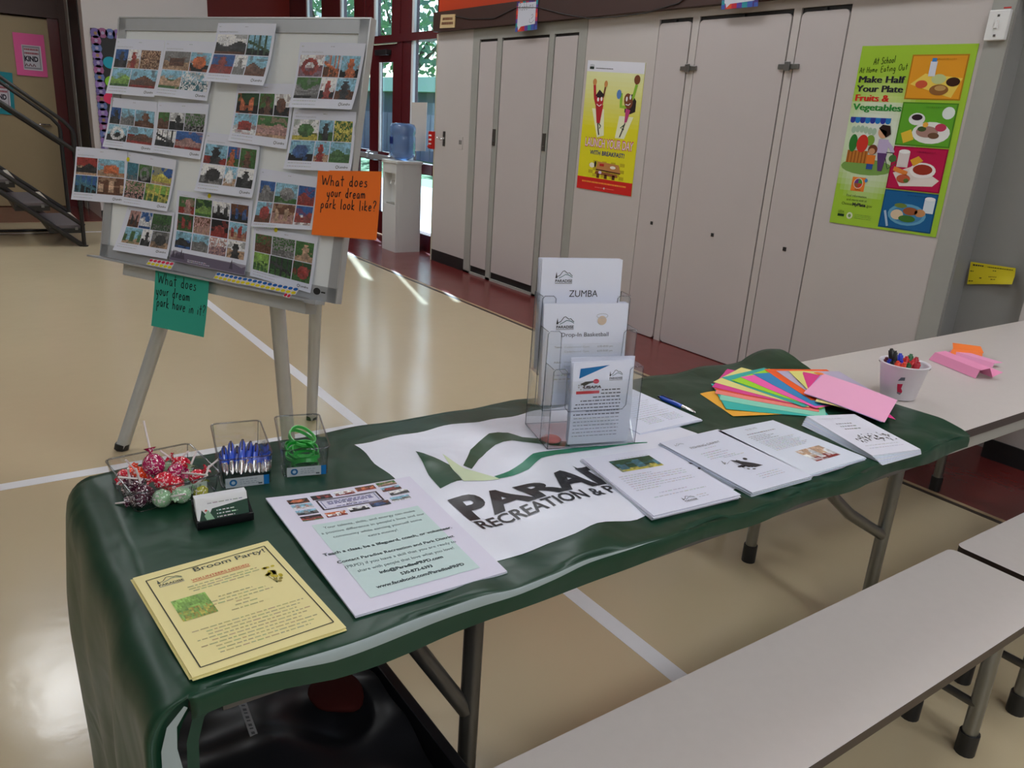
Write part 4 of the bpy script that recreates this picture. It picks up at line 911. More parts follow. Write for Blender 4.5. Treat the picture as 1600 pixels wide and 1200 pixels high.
# white panel and the emblem: shapes laid in the weave
def drape(m, polys, col, off, step=.018):
    for pts in polys:
        bm = bmesh.new(); vs = [bm.verts.new((p[0], p[1], 0)) for p in pts]
        try: bm.faces.new(vs)
        except Exception: bm.free(); continue
        bmesh.ops.triangulate(bm, faces=bm.faces[:])
        for _ in range(8):
            e = [x for x in bm.edges if x.calc_length() > step]
            if not e: break
            bmesh.ops.subdivide_edges(bm, edges=e, cuts=1); bmesh.ops.triangulate(bm, faces=bm.faces[:])
        m.bm(bm, col, 0, True, tf=lambda c: (c.x, c.y, ZT+czt(c.x, c.y)+off))
def wob(a, b, n, amp):
    return [(a[0]+(b[0]-a[0])*k/n+amp*math.sin(k*1.7)*(0 < k < n), a[1]+(b[1]-a[1])*k/n+amp*math.cos(k*2.1)*(0 < k < n)) for k in range(n)]
m = MB(); x0, x1 = -1.495, -.938
def grid(m, xa, xb, ya, yb, col, off, n=30, k=40):
    vs = []
    for j in range(k+1):
        for i in range(n+1):
            x = xa+(xb-xa)*i/n; y = ya+(yb-ya)*j/k
            if i in (0, n): x += .004*math.sin(j*.9)
            if j in (0, k): y += .004*math.sin(i*.8)
            if i < n/2 : y += -.0*(1-i/n)
            vs.append((x, y, ZT+czt(x, y)+off))
    m.add(vs, [(j*(n+1)+i, j*(n+1)+i+1, (j+1)*(n+1)+i+1, (j+1)*(n+1)+i) for j in range(k) for i in range(n)], col, 0, True)
grid(m, x0, x1, .665, 1.43, WHT, .0014); m.build('white_panel', FLAG, fl)
t2 = lambda pts: [(float(T(p, .74)[0]), float(T(p, .74)[1])) for p in pts]
m = MB(); DG, TL_, LGn, BK_ = srgb(30, 72, 48), srgb(25, 120, 92), srgb(205, 220, 185), srgb(18, 18, 24)
drape(m, [t2([(649, 711), (675, 722), (702, 732), (712, 745), (722, 758), (705, 762), (688, 768), (670, 747), (660, 730)])], DG, .0022)
drape(m, [t2([(691, 716), (708, 726), (725, 735), (752, 742), (782, 748), (755, 755), (724, 760), (717, 750), (704, 735)])], LGn, .0024)
up = [(723.6, 730.5), (735, 704.5), (748, 693), (764, 682), (778, 678.5), (793.5, 678.5), (816, 685), (839, 687), (862, 689), (890, 692)]
lo = [(890, 699), (862, 698), (839, 695), (818, 692), (800, 689), (787, 691), (774, 696), (760, 706), (748, 717.5), (737, 735)]
U_, L_ = t2(up), t2(lo)[::-1]
drape(m, [[U_[k], U_[k+1], L_[k+1], L_[k]] for k in range(len(U_)-1)], DG, .0022)
up = [(772, 745), (795, 736), (816, 725.6), (832.5, 714), (848, 709), (865, 706), (897.5, 701), (930, 698.5), (962, 696.5), (1011, 694)]
lo = [(779, 748), (802, 742), (826, 734), (836, 727), (845.5, 721), (868, 714), (897, 709), (930, 704), (962, 700), (1011, 695)]
U_, L_ = t2(up), t2(lo)
drape(m, [[U_[k], U_[k+1], L_[k+1], L_[k]] for k in range(len(U_)-1)], TL_, .0024)
class Flat(Surf):
    def P(s, u, v, off=0):
        p = Surf.P(s, u, v, 0); return np.array([p[0], p[1], ZT+czt(p[0], p[1])+off])
S = Flat([(-1.5, .66, ZT), (-1.5, 1.43, ZT), (-.94, 1.43, ZT), (-.94, .66, ZT)])
def fx(x): return (x+1.5)/.56
def fy(y): return (y-.66)/.77
S.text(m, 'PARADISE', fy(.704), fx(-1.083), .142, BK_, .0026, w=.563/.77, bold=.04, sub=.02, res=4)
S.text(m, 'RECREATION & PARK DISTRICT', fy(.708), fx(-1.040), .062, BK_, .0026, w=.60/.77, bold=.018, sub=.02, res=3)
m.build('printed_emblem', FLAG, fl)

# ================================================================== LUNCH TABLE AND BENCHES
lt = tb
def plan_slab(x0, x1, y0, y1, z0, z1, r, mats, name, par, **kw):
    pts = []
    for cx, cy, a0 in ((x1-r, y1-r, 0), (x0+r, y1-r, 90), (x0+r, y0+r, 180), (x1-r, y0+r, 270)):
        for k in range(7): a = math.radians(a0+k*15); pts.append((cx+r*math.cos(a), cy+r*math.sin(a)))
    n = len(pts); m = MB()
    m.add([(x, y, z1) for x, y in pts], [tuple(range(n))], mi=0); m.add([(x, y, z0) for x, y in pts], [tuple(range(n))[::-1]], mi=1)
    m.add([(x, y, z1) for x, y in pts]+[(x, y, z0) for x, y in pts], [(i, i+n, (i+1) % n+n, (i+1) % n) for i in range(n)], mi=1, smooth=False)
    return m.build(name, mats, par, **kw)
plan_slab(-1.505, -.891, 2.07, 4.02, .712, .737, .03, [TABLE, EDGE], 'tabletop', lt)
MB().box(-1.46, -1.44, 2.12, 3.98, .66, .712).box(-.935, -.915, 2.12, 3.98, .66, .712).build('apron_rail', GREYT, lt)
for y, far in ((.72, -1.49), (2.19, -1.51), (3.45, -1.50)):
    for x in (far, -1.065):
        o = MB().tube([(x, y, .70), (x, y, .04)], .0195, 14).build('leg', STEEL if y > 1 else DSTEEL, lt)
        MB().tube([(x, y, 0), (x, y, .065)], .024, 14).build('rubber_foot', BLACK, o)
        e_ = .22 if y < 1 else .36
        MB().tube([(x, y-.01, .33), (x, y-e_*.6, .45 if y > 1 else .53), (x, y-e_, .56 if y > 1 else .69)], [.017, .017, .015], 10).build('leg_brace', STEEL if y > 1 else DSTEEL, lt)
        MB().box(x-.03, x+.03, y-.035, y+.03, .62, .705, bev=.005).build('hinge_bracket', DSTEEL, lt)
    MB().tube([(far, y-.02, .60), (-1.065, y-.02, .60)], .012, 8).build('cross_bar', CHROME, lt)
def bench(x0, x1, y0, y1, legs, lab, over=0):
    b = thing('lunch_bench', lab, 'bench', 'pale laminate benches'); zt = .432
    plan_slab(x0, x1, y0, y1, zt-.024, zt, .022, [TABLE, EDGE], 'seat', b)
    MB().box(x0+.03, x0+.05, y0+.06, y1-.06, zt-.06, zt-.024).box(x1-.055, x1-.035, y0+.06, y1-.06, zt-.06, zt-.024).build('seat_rail', GREYT, b)
    for y in legs:
        for x in (x0+.07, x1-.06):
            o = MB().tube([(x, y, zt-.03), (x, y+.012, .03)], .0185, 14).build('leg', STEEL, b)
            MB().tube([(x, y+.012, 0), (x, y+.012, .062)], .024, 14).build('rubber_foot', BLACK, o)
        MB().tube([(x0+.07, y, .15), (x1-.06, y, .15)], .011, 8).build('cross_bar', DSTEEL, b)
        MB().box(x1-.085, x1-.045, y-.04, y+.03, zt-.075, zt-.03, bev=.005).build('hinge_bracket', BLKM, b)
bench(-.828, -.552, -.02, 2.083, (.12, 1.92), 'pale laminate bench in the foreground with dark edge, beside the green table')
bench(-.829, -.553, 2.112, 4.0, (2.2, 3.5), 'pale laminate bench at the right edge, end to end with the foreground bench')
bench(-1.95, -1.68, 2.112, 4.0, (2.3, 3.5), 'pale bench on the far side of the lunch table, mostly hidden under it')

# ================================================================== THINGS ON THE TABLE
Z0 = ZT+.0045
def stack(q, z, thick, col, lab, name, group=None, layers=6, jit=.004, seed=1, draw=None, curl=None, cat='flyers'):
    rr = random.Random(seed); m = MB(); base = [T(p, z) for p in q]
    for k in range(layers):
        dx, dy = (rr.uniform(-jit, jit), rr.uniform(-jit, jit)) if k < layers-1 else (0, 0)
        zz = Z0+thick*(k+1)/layers; S = Surf([(p[0]+dx, p[1]+dy, zz) for p in base], curl=curl)
        S.body(m, tuple(c*rr.uniform(.93, 1) for c in col), thick/layers*.92, 6, 6)
    if draw: draw(m, S, rr)
    return m.build(name, PAPER, None, lab, cat, group)
# yellow flyers
def d_yellow(m, S, rr):
    a = srgb(60, 62, 50)
    for pts in ([(.065, .07), (.945, .05)], [(.945, .05), (.955, .93)], [(.955, .93), (.07, .95)], [(.07, .95), (.065, .07)]): S.stroke(m, pts, .0018, a)
    S.text(m, 'Broom Party!', .38, .115, .045, srgb(75, 80, 70), w=.54, sx=1.2, bold=.01, res=4)
    park_logo(m, S, .12, .085, .17, srgb(60, 70, 60))
    S.text(m, 'VOLUNTEERS NEEDED', .33, .205, .022, srgb(200, 80, 60), w=.42, bold=.01); S.rect(m, .33, .212, .75, .217, srgb(200, 80, 60))
    photo(m, S, .13, .34, .36, .55, 'lylX', n=22)
    for k in range(26):
        x, y = .84+max(-.05, min(.05, rr.gauss(0, .025))), .36+max(-.08, min(.08, rr.gauss(0, .04))); S.ell(m, x, y, .014, .012, srgb(*rr.choice([(200, 180, 40), (160, 140, 40), (215, 195, 60), (150, 135, 60)])), .0007, 8, rr.random()*3)
    for x in (.80, .84, .88): S.stroke(m, [(x, .34), (.83, .45)], .001, srgb(90, 90, 40))
    y2 = srgb(172, 168, 124)
    for (u0, u1, v) in ((.28, .78, .25), (.28, .80, .275), (.3, .7, .3), (.42, .66, .42), (.36, .74, .45), (.36, .78, .48), (.5, .6, .51), (.48, .64, .54), (.44, .66, .575)): S.greek(m, u0, u1, v, .009, y2, rr)
    for k in range(9): S.greek(m, .14 if k in (0, 3, 5) else .22, .9-.04*(k % 3), .66+.028*k, .008, y2, rr)
stack([(207, 900), (418, 842), (541, 977), (300, 1055)], .752, .006, srgb(236, 228, 160), 'stack of yellow flyers headed Broom Party at the near left corner', 'flyer_stack', 'printed flyers on the green flag', 5, .003, 3, d_yellow)
m = None
# big volunteer poster sheet
def d_vol(m, S, rr):
    ph = [(.11, .05), (.27, .04), (.43, .03), (.585, .02), (.74, .01), (.11, .105), (.11, .165), (.11, .225), (.27, .225), (.43, .21), (.585, .20), (.74, .185), (.74, .07), (.765, .125)]
    rec = ['kkoC', 'ddrP', 'wrpP', 'nroP', 'gntH', 'cwpP', 'cdsP', 'kgrH', 'orwP', 'wkdP', 'ndbC', 'cwsH', 'cnrC', 'wsdH']
    for (a, b), r in zip(ph, rec): photo(m, S, a, b, a+.135, b+.045, r, n=14)
    for (a, b, c, d_) in ((.28, .092, .70, .099), (.28, .19, .70, .197), (.28, .092, .292, .197), (.688, .092, .70, .197)): S.rect(m, a, b, c, d_, srgb(50, 40, 50), .0008)
    for (a, b, c, d_) in ((.305, .107, .675, .109), (.305, .180, .675, .182), (.305, .107, .31, .182), (.67, .107, .675, .182)): S.rect(m, a, b, c, d_, srgb(110, 120, 160), .0009)
    for k in range(3): S.greek(m, .34, .65, .122+.012*k, .006, srgb(90, 90, 140), rr, .0009)
    park_logo(m, S, .45, .155, .07, INK, .0009, False); S.greek(m, .38, .60, .176, .005, srgb(90, 90, 140), rr, .0009)
    S.rect(m, .14, .315, .865, .925, srgb(200, 222, 222), .0007)
    ln = [('Your talents, skills, and energy can make', .365, .62, 0), ("a positive difference in people's lives and our", .41, .70, 0), ('community while earning yourself some', .455, .60, 0), ('extra money!', .50, .2, 0),
          ('Teach a class, be a lifeguard, coach, or volunteer.', .58, .86, .03), ('Contact Paradise Recreation and Park District', .655, .78, .02), ('(PRPD) if you have a skill that you are ready to', .70, .74, 0), ('share with people that love what you love!', .745, .64, 0),
          ('info@ParadisePRPD.com', .79, .42, .035), ('530-872-6393', .835, .21, .035), ('www.facebook.com/ParadisePRPD', .88, .58, .035)]
    for tx, v, w_, b in ln: S.text(m, tx, .505, v, .02, srgb(70, 92, 96) if not b else srgb(48, 66, 70), .0011, 'c', w=w_, bold=b)
stack([(415, 777), (640, 743), (793, 888), (555, 961)], .752, .004, WP, 'large white volunteer poster sheet with small photos and pale blue text block', 'poster_sheet', 'printed flyers on the green flag', 2, .0008, 5, d_vol, curl=lambda u, v: .004*(1-u)*v+.004*(1-v)*(u-.5)**2*4, cat='poster')
def d_garden(m, S, rr):
    S.text(m, 'Paradise', .3, .085, .012, LG, w=.0001) if False else S.greek(m, .32, .72, .10, .008, LG, rr)
    photo(m, S, .22, .12, .72, .33, 'GyeP', n=20)
    for k, (a, b) in enumerate(((.12, .5), (.12, .85), (.12, .86), (.12, .85), (.12, .5), (.12, .84), (.12, .84), (.12, .4))): S.greek(m, a, b, .40+.034*k, .009, LG, rr)
    S.greek(m, .3, .62, .73, .01, LG, rr); S.greek(m, .2, .8, .78, .01, LG, rr)
    park_logo(m, S, .42, .85, .14, INK); S.greek(m, .6, .72, .87, .008, LG, rr); S.greek(m, .6, .72, .90, .008, LG, rr)
stack([(910, 715), (1035, 697), (1158, 771), (1022, 804)], .755, .010, WP, 'white flyer stack with a green park photo at its top, overlapping the flag lettering', 'flyer_stack', 'printed flyers on the green flag', 7, .004, 7, d_garden)
def d_fish(m, S, rr):
    park_logo(m, S, .10, .08, .14, GREY, name=False); S.text(m, 'FISHING DERBY', .22, .22, .035, GREY, w=.5)
    S.greek(m, .38, .58, .26, .008, LG, rr)
    for k in range(4): S.greek(m, .22, .55+.08*(k % 2), .33+.035*k, .01, LG, rr)
    S.greek(m, .4, .75, .46, .008, LG, rr)
    for _ in range(16): 
        x, y = .5+rr.gauss(0, .06), .62+rr.gauss(0, .05); S.ell(m, x, y, rr.uniform(.01, .035), rr.uniform(.006, .02), INK, .0008, 8, rr.random()*3)
    S.poly(m, [(.42, .52), (.5, .56), (.62, .64), (.68, .70), (.55, .70), (.46, .64)], INK, .0009); S.stroke(m, [(.30, .56), (.42, .52), (.40, .68)], .001, INK); S.stroke(m, [(.3, .5), (.27, .56)], .002, INK); S.ell(m, .29, .54, .02, .012, GREY, .0009)
    for k in range(3): S.greek(m, .4, .78, .80+.03*k, .008, LG, rr)
stack([(1031, 690), (1122, 669), (1269, 742), (1176, 768)], .755, .010, WP, 'white Fishing Derby flyer stack with a black drawing, between the two flyer stacks with photos', 'flyer_stack', 'printed flyers on the green flag', 7, .003, 9, d_fish)
def d_stone(m, S, rr):
    S.greek(m, .36, .56, .08, .012, LG, rr); S.greek(m, .36, .56, .10, .008, LG, rr)
    S.greek(m, .25, .75, .18, .016, GREY, rr)
    for k in range(4): S.greek(m, .2, .5+.1*(k % 2), .23+.028*k, .009, GREY, rr)
    for k in range(9): S.greek(m, .2, .82-.05*(k % 3), .35+.024*k, .010, LG, rr)
    photo(m, S, .37, .63, .80, .86, 'trwP', n=20)
stack([(1122, 672), (1208, 655), (1353, 713), (1265, 740)], .755, .010, WP, 'white flyer stack with a red and tan photo in its lower half', 'flyer_stack', 'printed flyers on the green flag', 7, .003, 12, d_stone)
def d_last(m, S, rr):
    S.greek(m, .1, .6, .10, .008, LG, rr)
    for k in range(3): S.greek(m, .3, .62, .25+.07*k, .022, GREY, rr)
    for _ in range(60):
        x, y = rr.uniform(.18, .9), .62+rr.gauss(0, .045); S.rect(m, x, y, x+rr.uniform(.008, .03), y+rr.uniform(.01, .05), srgb(*[rr.choice((60, 110, 150))]*3), .0008)
    for k in range(2): S.greek(m, .15, .85, .80+.06*k, .008, LG, rr)
qs = [T(p, .755) for p in ((1260, 651), (1335, 648), (1438, 703), (1362, 713))]
rr = random.Random(4); m = MB()
for k in range(9):
    a = (8-k)*.022+rr.uniform(-.006, .006); c0 = sum(qs)/4; ca, sa = math.cos(a), math.sin(a)
    q = [np.array([c0[0]+(p[0]-c0[0])*ca-(p[1]-c0[1])*sa+(8-k)*.0012, c0[1]+(p[0]-c0[0])*sa+(p[1]-c0[1])*ca-(8-k)*.002, Z0+.0016*(k+1)]) for p in qs]
    S = Surf(q); S.body(m, tuple(c*rr.uniform(.9, 1) for c in WP), .0012, 3, 3)
d_last(m, S, rr); m.build('flyer_stack', PAPER, None, 'loosely fanned stack of smaller white flyers nearest the right end of the flag', 'flyers', 'printed flyers on the green flag')
S_ = [(-1.525, 1.29), (-1.525, 1.507), (-1.246, 1.507), (-1.246, 1.29)]
m = MB(); rr = random.Random(6)
for k in range(4):
    S = Surf([(x+rr.uniform(-.002, .002), y+rr.uniform(-.002, .002), Z0+.0018*(k+1)) for x, y in S_]); S.body(m, WP, .0014, 3, 3)
for k in range(12): S.greek(m, .12 if k < 5 else .25, .9-.06*(k % 3), .25+.045*k, .008, LG, rr)
for k in range(5): S.greek(m, .3, .55, .75+.03*k, .009, LG, rr); S.greek(m, .62, .88, .75+.03*k, .009, LG, rr)
m.build('flyer_stack', PAPER, None, 'white text only flyer stack behind the clear holder, beside a blue pen', 'flyers', 'printed flyers on the green flag')
# pens
PB = mat('blue_pen_barrel', srgb(30, 80, 200), .2, coat=.5); PBD = mat('navy_pen_tip', srgb(18, 20, 60), .25)
def pen(a, b, lab, grp=None, par=None):
    a, b = np.array(a, float), np.array(b, float); d_ = b-a; L = np.linalg.norm(d_); d_ = d_/L
    t = thing('ballpoint_pen', lab, 'pen', grp, tuple(a))
    q = lambda s: d_*s
    MB().tube([q(.028*L), q(.10*L), q(.34*L)], [.003, .0050, .0060], 12).tube([q(0), q(.028*L)], [.0008, .003], 10).build('tip_section', CHROME, t)
    MB().tube([q(.34*L), q(.36*L), q(.86*L), q(.93*L)], [.0060, .0066, .0066, .0050], 12).build('barrel', PB, t)
    MB().tube([q(.93*L), q(1.0*L)], .003, 10).build('clicker', PBD, t)
    sd = np.cross(d_, [0, 0, 1.]); sd /= np.linalg.norm(sd)+1e-9; up = np.cross(sd, d_)
    MB().tube([q(.92*L)+up*.005, q(.88*L)+up*.0085, q(.62*L)+up*.0075], .0016, 6).build('clip', PBD, t)
    return t
a = T((1087, 645), .7475+.002); b = T((1035, 622), .7475+.002); pen(a, a+(b-a)/np.linalg.norm(b-a)*.14, 'blue pen lying alone on the flag behind the clear holder')

# fan of coloured paper
def cs_(px, py): return (1090+px*.20625, 560+py*.20625)
fan = [((270, 438), (860, 412), (240, 175, 60), 'gold'), ((215, 388), (1010, 450), (55, 185, 175), 'teal'), ((165, 318), (800, 420), (140, 215, 190), 'mint green'),
       ((130, 270), (900, 402), (245, 140, 130), 'salmon'), ((125, 238), (880, 375), (235, 85, 60), 'red orange'), ((108, 222), (850, 368), (225, 70, 150), 'magenta'), ((118, 184), (720, 338), (235, 225, 140), 'pale yellow'),
       ((180, 150), (700, 330), (60, 175, 165), 'turquoise'), ((255, 170), (890, 368), (165, 225, 50), 'lime green'), ((325, 146), (860, 362), (250, 100, 180), 'hot pink'), ((415, 122), (875, 352), (55, 140, 195), 'blue'),
       ((503, 86), (940, 366), (250, 100, 40), 'orange'), ((595, 100), (960, 330), (190, 180, 205), 'lavender')]
for k, (L, R_, c, nm) in enumerate(fan):
    z = Z0+.0009*(k+1); a = T(cs_(*L), z); b = T(cs_(*R_), z); e = (b-a)/np.linalg.norm(b-a); n_ = np.array([-e[1], e[0], 0])
    q = [a+n_*.216, a+n_*.216+e*.279, a+e*.279, a]
    S = Surf(q, curl=lambda u, v: .0035*max(0, .35-u)*2*(1 if k else 0)); m = MB(); S.body(m, srgb(*c), .0005, 6, 5)
    m.build('colored_paper', PAPER, None, nm+' sheet in the fan of coloured paper on the flag', 'paper', 'fanned coloured paper sheets')
z = Z0+.0009*16
for k, (q, c, nm) in enumerate(([((690, 98), (905, 104), (1180, 300), (930, 330)), (228, 222, 130), 'cream yellow sheet between the lavender and magenta ones at the top of the fan'], [((980, 215), (1180, 290), (1132, 388), (888, 328)), (238, 225, 150), 'cream sheet whose lower edge shows below the pale pink one'], [((790, 102), (1205, 200), (1500, 465), (860, 290)), (225, 60, 140), 'magenta sheet under the pale pink one, its corner poking out'], [((880, 108), (945, 112), (1000, 140), (930, 130)), (250, 140, 70), 'sliver of orange paper at the far side of the pink sheet'],
                                [((940, 118), (1500, 320), (1395, 485), (805, 268)), (180, 165, 215), 'lavender sheet directly below the top pale pink sheet'], [((955, 118), (1513, 318), (1416, 488), (802, 262)), (245, 175, 210), 'pale pink sheet lying on top of the paper fan'])):
    S = Surf([T(cs_(*p), z+.0009*k) for p in q], curl=lambda u, v: .001+.002*math.sin(PI*u)); m = MB(); S.body(m, srgb(*c), .0005, 6, 5)
    m.build('colored_paper', PAPER, None, nm, 'paper', 'fanned coloured paper sheets')
# folded papers beyond the bucket
def folded(a, b, prof, col, lab, z=.7375):
    A = T(a, z); Bp = T(b, z); e = (Bp-A)/np.linalg.norm(Bp-A); n_ = np.array([-e[1], e[0], 0]); up = np.array([0, 0, 1.]); L = np.linalg.norm(Bp-A); m = MB()
    for k in range(len(prof)-1):
        (d0, z0), (d1, z1) = prof[k], prof[k+1]
        sk = .012*k
        m.quadbox([A+n_*d0+up*z0+e*sk, A+n_*d0+up*z0+e*(L+sk*.3), A+n_*d1+up*z1+e*(L+sk*.6), A+n_*d1+up*z1+e*(sk+.01)], up*.0006+n_*.0003, col)
    m.build('folded_paper', PAPER, None, lab, 'paper', 'folded coloured papers on the lunch table')
folded((1451, 562), (1524, 592), [(0, .001), (.010, .030), (.040, .038), (.052, .008), (.080, .028)], srgb(238, 150, 190), 'pale pink folded paper standing on the lunch table beside the bucket')
folded((1470, 554), (1542, 576), [(.030, .001), (.036, .016), (.070, .018)], srgb(240, 160, 200), 'second pink folded sheet behind the front one')
folded((1482, 556), (1534, 563), [(.0, .001), (.012, .024), (.09, .030), (.11, .004)], srgb(255, 130, 55), 'orange folded paper on the lunch table, farthest from the bucket')

# bucket of markers
bc = T((1402, 619), .7385)
bk = thing('bucket', 'white bucket with a red stocking motif holding markers', 'bucket', None, tuple(bc))
BKM = mat('white_enamel_bucket', srgb(228, 224, 232), .3)
MB().lathe([(0, .001), (.047, .001), (.049, .003), (.066, .100), (.070, .103), (.070, .106), (.066, .106), (.064, .10), (.047, .006), (0, .006)], (0, 0, 0), 36).build('bucket_shell', BKM, bk)
toc = -bc[:2]/np.linalg.norm(bc[:2]); ang = math.atan2(toc[1], toc[0])
m = MB()
def bpt(a, z, o=.0006): r = .049+(z-.003)/.097*.017+o; return (r*math.cos(ang+a), r*math.sin(ang+a), z)
def bpoly(pts, c): m.add([bpt(*p) for p in pts], [tuple(range(len(pts)))], c)
bpoly([(-.13, .062), (.16, .066), (.15, .076), (-.02, .074)], srgb(90, 100, 110)); bpoly([(-.12, .052), (.12, .055), (.14, .064), (-.13, .061)], srgb(215, 215, 222))
bpoly([(-.10, .040), (.10, .042), (.12, .055), (-.12, .052)], srgb(185, 30, 70)); bpoly([(-.06, .028), (.16, .026), (.18, .032), (.08, .042), (-.10, .040)], srgb(185, 30, 70)); bpoly([(-.06, .023), (.10, .020), (.16, .026), (-.06, .028)], srgb(120, 110, 120))
m.build('stocking_motif', PAPER, bk)
pts = []
for k in range(15):
    t_ = k/14*PI; pts.append((.068*math.cos(t_)*-toc[1]+toc[0]*.0+.0, .068*math.cos(t_)*toc[0], .098-.0))
side = np.array([-toc[1], toc[0], 0]); 
hp = [np.array([0, 0, .098])+side*.069*math.cos(k/14*PI)*-1+np.array([-toc[0]*.085, -toc[1]*.085, -.035])*math.sin(k/14*PI) for k in range(15)]
MB().tube(hp, .0013, 6).build('wire_handle', STEEL, bk)
cm = {}
def cmat(n, c):
    if n not in cm: cm[n] = mat('marker_'+n, srgb(*c), .35)
    return cm[n]
mk = [((1387, 545), 'black', (12, 12, 14), 1), ((1400, 548), 'black', (14, 14, 16), 2), ((1407, 552), 'blue', (30, 50, 190), 0), ((1417, 557), 'red', (190, 25, 35), 0), ((1424, 553), 'green', (20, 90, 45), 0), ((1433, 558), 'crimson', (175, 20, 45), 0),
      ((1384, 561), 'blue', (30, 50, 190), 0), ((1409, 564), 'blue', (35, 45, 180), 0), ((1399, 566), 'orange', (225, 70, 45), 0), ((1413, 569), 'orange', (230, 85, 40), 0), ((1422, 571), 'green', (20, 100, 55), 0), ((1377, 558), 'maroon', (95, 20, 40), 0), ((1436, 566), 'crimson', (170, 20, 50), 0), ((1427, 563), 'red', (185, 25, 35), 0), ((1392, 563), 'black', (14, 14, 16), 0)]
for i, (p, n_, c, kd) in enumerate(mk):
    d_ = ray(p); top = T(p, .7385+.128-(.0 if kd else .010)+(.020 if i == 0 else .0)+(.006 if 0 < i < 6 else 0))
    h = top-bc; r_ = math.hypot(h[0], h[1]); lim = .060
    if r_ > lim: h[0] *= lim/r_; h[1] *= lim/r_
    base = np.array([h[0]*.35, h[1]*.35, .010]); ax = h-base; L = np.linalg.norm(ax); ax /= L; rad = .0085 if kd != 2 else .005
    nm = ('black marker standing tallest in the bucket', 'slim black pen standing in the bucket')[i] if i < 2 else n_+' capped marker in the white bucket, '+['', '', 'at the back middle', 'behind the orange caps', 'at the back right', 'at the back right rim', 'at the left rim', 'in the middle', 'at the front left', 'at the front middle', 'at the front right', 'against the left rim', 'against the right rim', 'among the red ones', 'beside the blue one at left'][i]
    t_ = thing('marker_pen', nm, 'marker', 'markers in the white bucket', tuple(bc))
    MB().tube([base, base+ax*(L-.035)], rad*.9, 12).build('barrel', WHITE, t_)
    MB().tube([base+ax*(L-.036), base+ax*(L-.006), base+ax*(L-.005), base+ax*L], [rad, rad, rad*.6, rad*.5], 12).build('cap', cmat(n_, c), t_)

# clear tubs
def tub(x0, x1, y0, y1, z0, h, inset, rot, lab, name='clear_tub', label=True, barcode=False):
    cx, cy = (x0+x1)/2, (y0+y1)/2; hx, hy = (x1-x0)/2, (y1-y0)/2; R_ = Matrix.Rotation(rot, 3, 'Z')
    t_ = thing(name, lab, 'container', 'clear plastic tubs on the flag', (cx, cy, z0)); t_.rotation_euler.z = rot
    def ring(ax, ay, z, r=.012, n=5):
        pts = []
        for sx, sy, a0 in ((1, 1, 0), (-1, 1, 90), (-1, -1, 180), (1, -1, 270)):
            for k in range(n): a = math.radians(a0+k*90/(n-1)); pts.append((sx*(ax-r)+r*math.cos(a), sy*(ay-r)+r*math.sin(a), z))
        return pts
    m = MB(); th = .0022
    o1, o2 = ring(hx-inset, hy-inset*.6, .001), ring(hx, hy, h); i2, i1 = ring(hx-th, hy-th, h), ring(hx-inset-th, hy-inset*.6-th, .004); n = len(o1)
    m.add(o1+o2, [(k, (k+1) % n, (k+1) % n+n, k+n) for k in range(n)], smooth=True); m.add(i1+i2, [(k+n, (k+1) % n+n, (k+1) % n, k) for k in range(n)], smooth=True)
    m.add(o1, [tuple(range(n))[::-1]]); m.add(i1, [tuple(range(n))]); m.build('tub_wall', ACR, t_)
    m = MB(); m.tube(ring(hx, hy, h), .0018, 8, closed=True); m.tube(ring(hx-inset, hy-inset*.6, .003), .0014, 6, closed=True)
    for sx, sy in ((1, 1), (1, -1), (-1, 1), (-1, -1)): m.tube([(sx*(hx-inset-.004), sy*(hy-inset*.6-.004), .003), (sx*(hx-.004), sy*(hy-.004), h)], .0010, 6)
    m.build('rim', ACRE, t_)
    xf = hx-inset+.0012
    def face(a, b, z_0, z_1, c, o):
        m2.add([(xf+o+inset*z_0/h, a, z_0), (xf+o+inset*z_0/h, b, z_0), (xf+o+inset*z_1/h, b, z_1), (xf+o+inset*z_1/h, a, z_1)], [(0, 1, 2, 3)], c)
    if label:
        m2 = MB(); y_ = hy-inset*.6-.006
        face(-y_, y_-.008, .003, .024, srgb(190, 198, 205), .0005); face(y_-.008, y_+.002, .003, .024, srgb(20, 110, 180), .0006)
        n = 16; m2.add([(xf+.0012+inset*.014/h, -y_+.014+.007*math.cos(2*PI*k/n), .014+.007*math.sin(2*PI*k/n)) for k in range(n)], [tuple(range(n))], srgb(25, 95, 150)); m2.add([(xf+.0016+inset*.014/h, -y_+.014+.0035*math.cos(2*PI*k/n), .014+.0035*math.sin(2*PI*k/n)) for k in range(n)], [tuple(range(n))], srgb(170, 195, 215))
        rr = random.Random(3)
        for z_ in (.009, .013, .018):
            y = -y_+.026
            while y < y_-.02: w_ = rr.uniform(.003, .008); face(y, y+w_, z_, z_+.0016, srgb(150, 160, 172), .0012); y += w_+.002
        face(y_-.018, y_-.011, .006, .009, srgb(80, 90, 100), .0012)
        m2.build('price_label', PAPER, t_)
    if barcode:
        m2 = MB(); face(.005, .05, .016, .038, srgb(190, 205, 195), .0005)
        for k, y in enumerate((.018, .0205, .022, .025, .0275, .030, .036, .038)): face(y, y+.0012, .022, .034, srgb(90, 100, 95), .0012)
        m2.build('barcode_label', PAPER, t_)
    return t_
def tubc(cx, cy, L, W_, *a, **k): return tub(cx-L/2, cx+L/2, cy-W_/2, cy+W_/2, *a, **k)
tubc(-1.457, .264, .172, .156, Z0, .044, .010, .10, 'clear tub of wrapped lollipops at the far left of the flag', label=False, barcode=True)
tubc(-1.480, .4154, .19, .098, Z0, .064, .007, -.186, 'clear tub of blue pens, middle of the three tubs')
tubc(-1.4728, .537, .19, .094, Z0, .062, .007, -.262, 'clear tub of green wristbands, right of the pen tub')
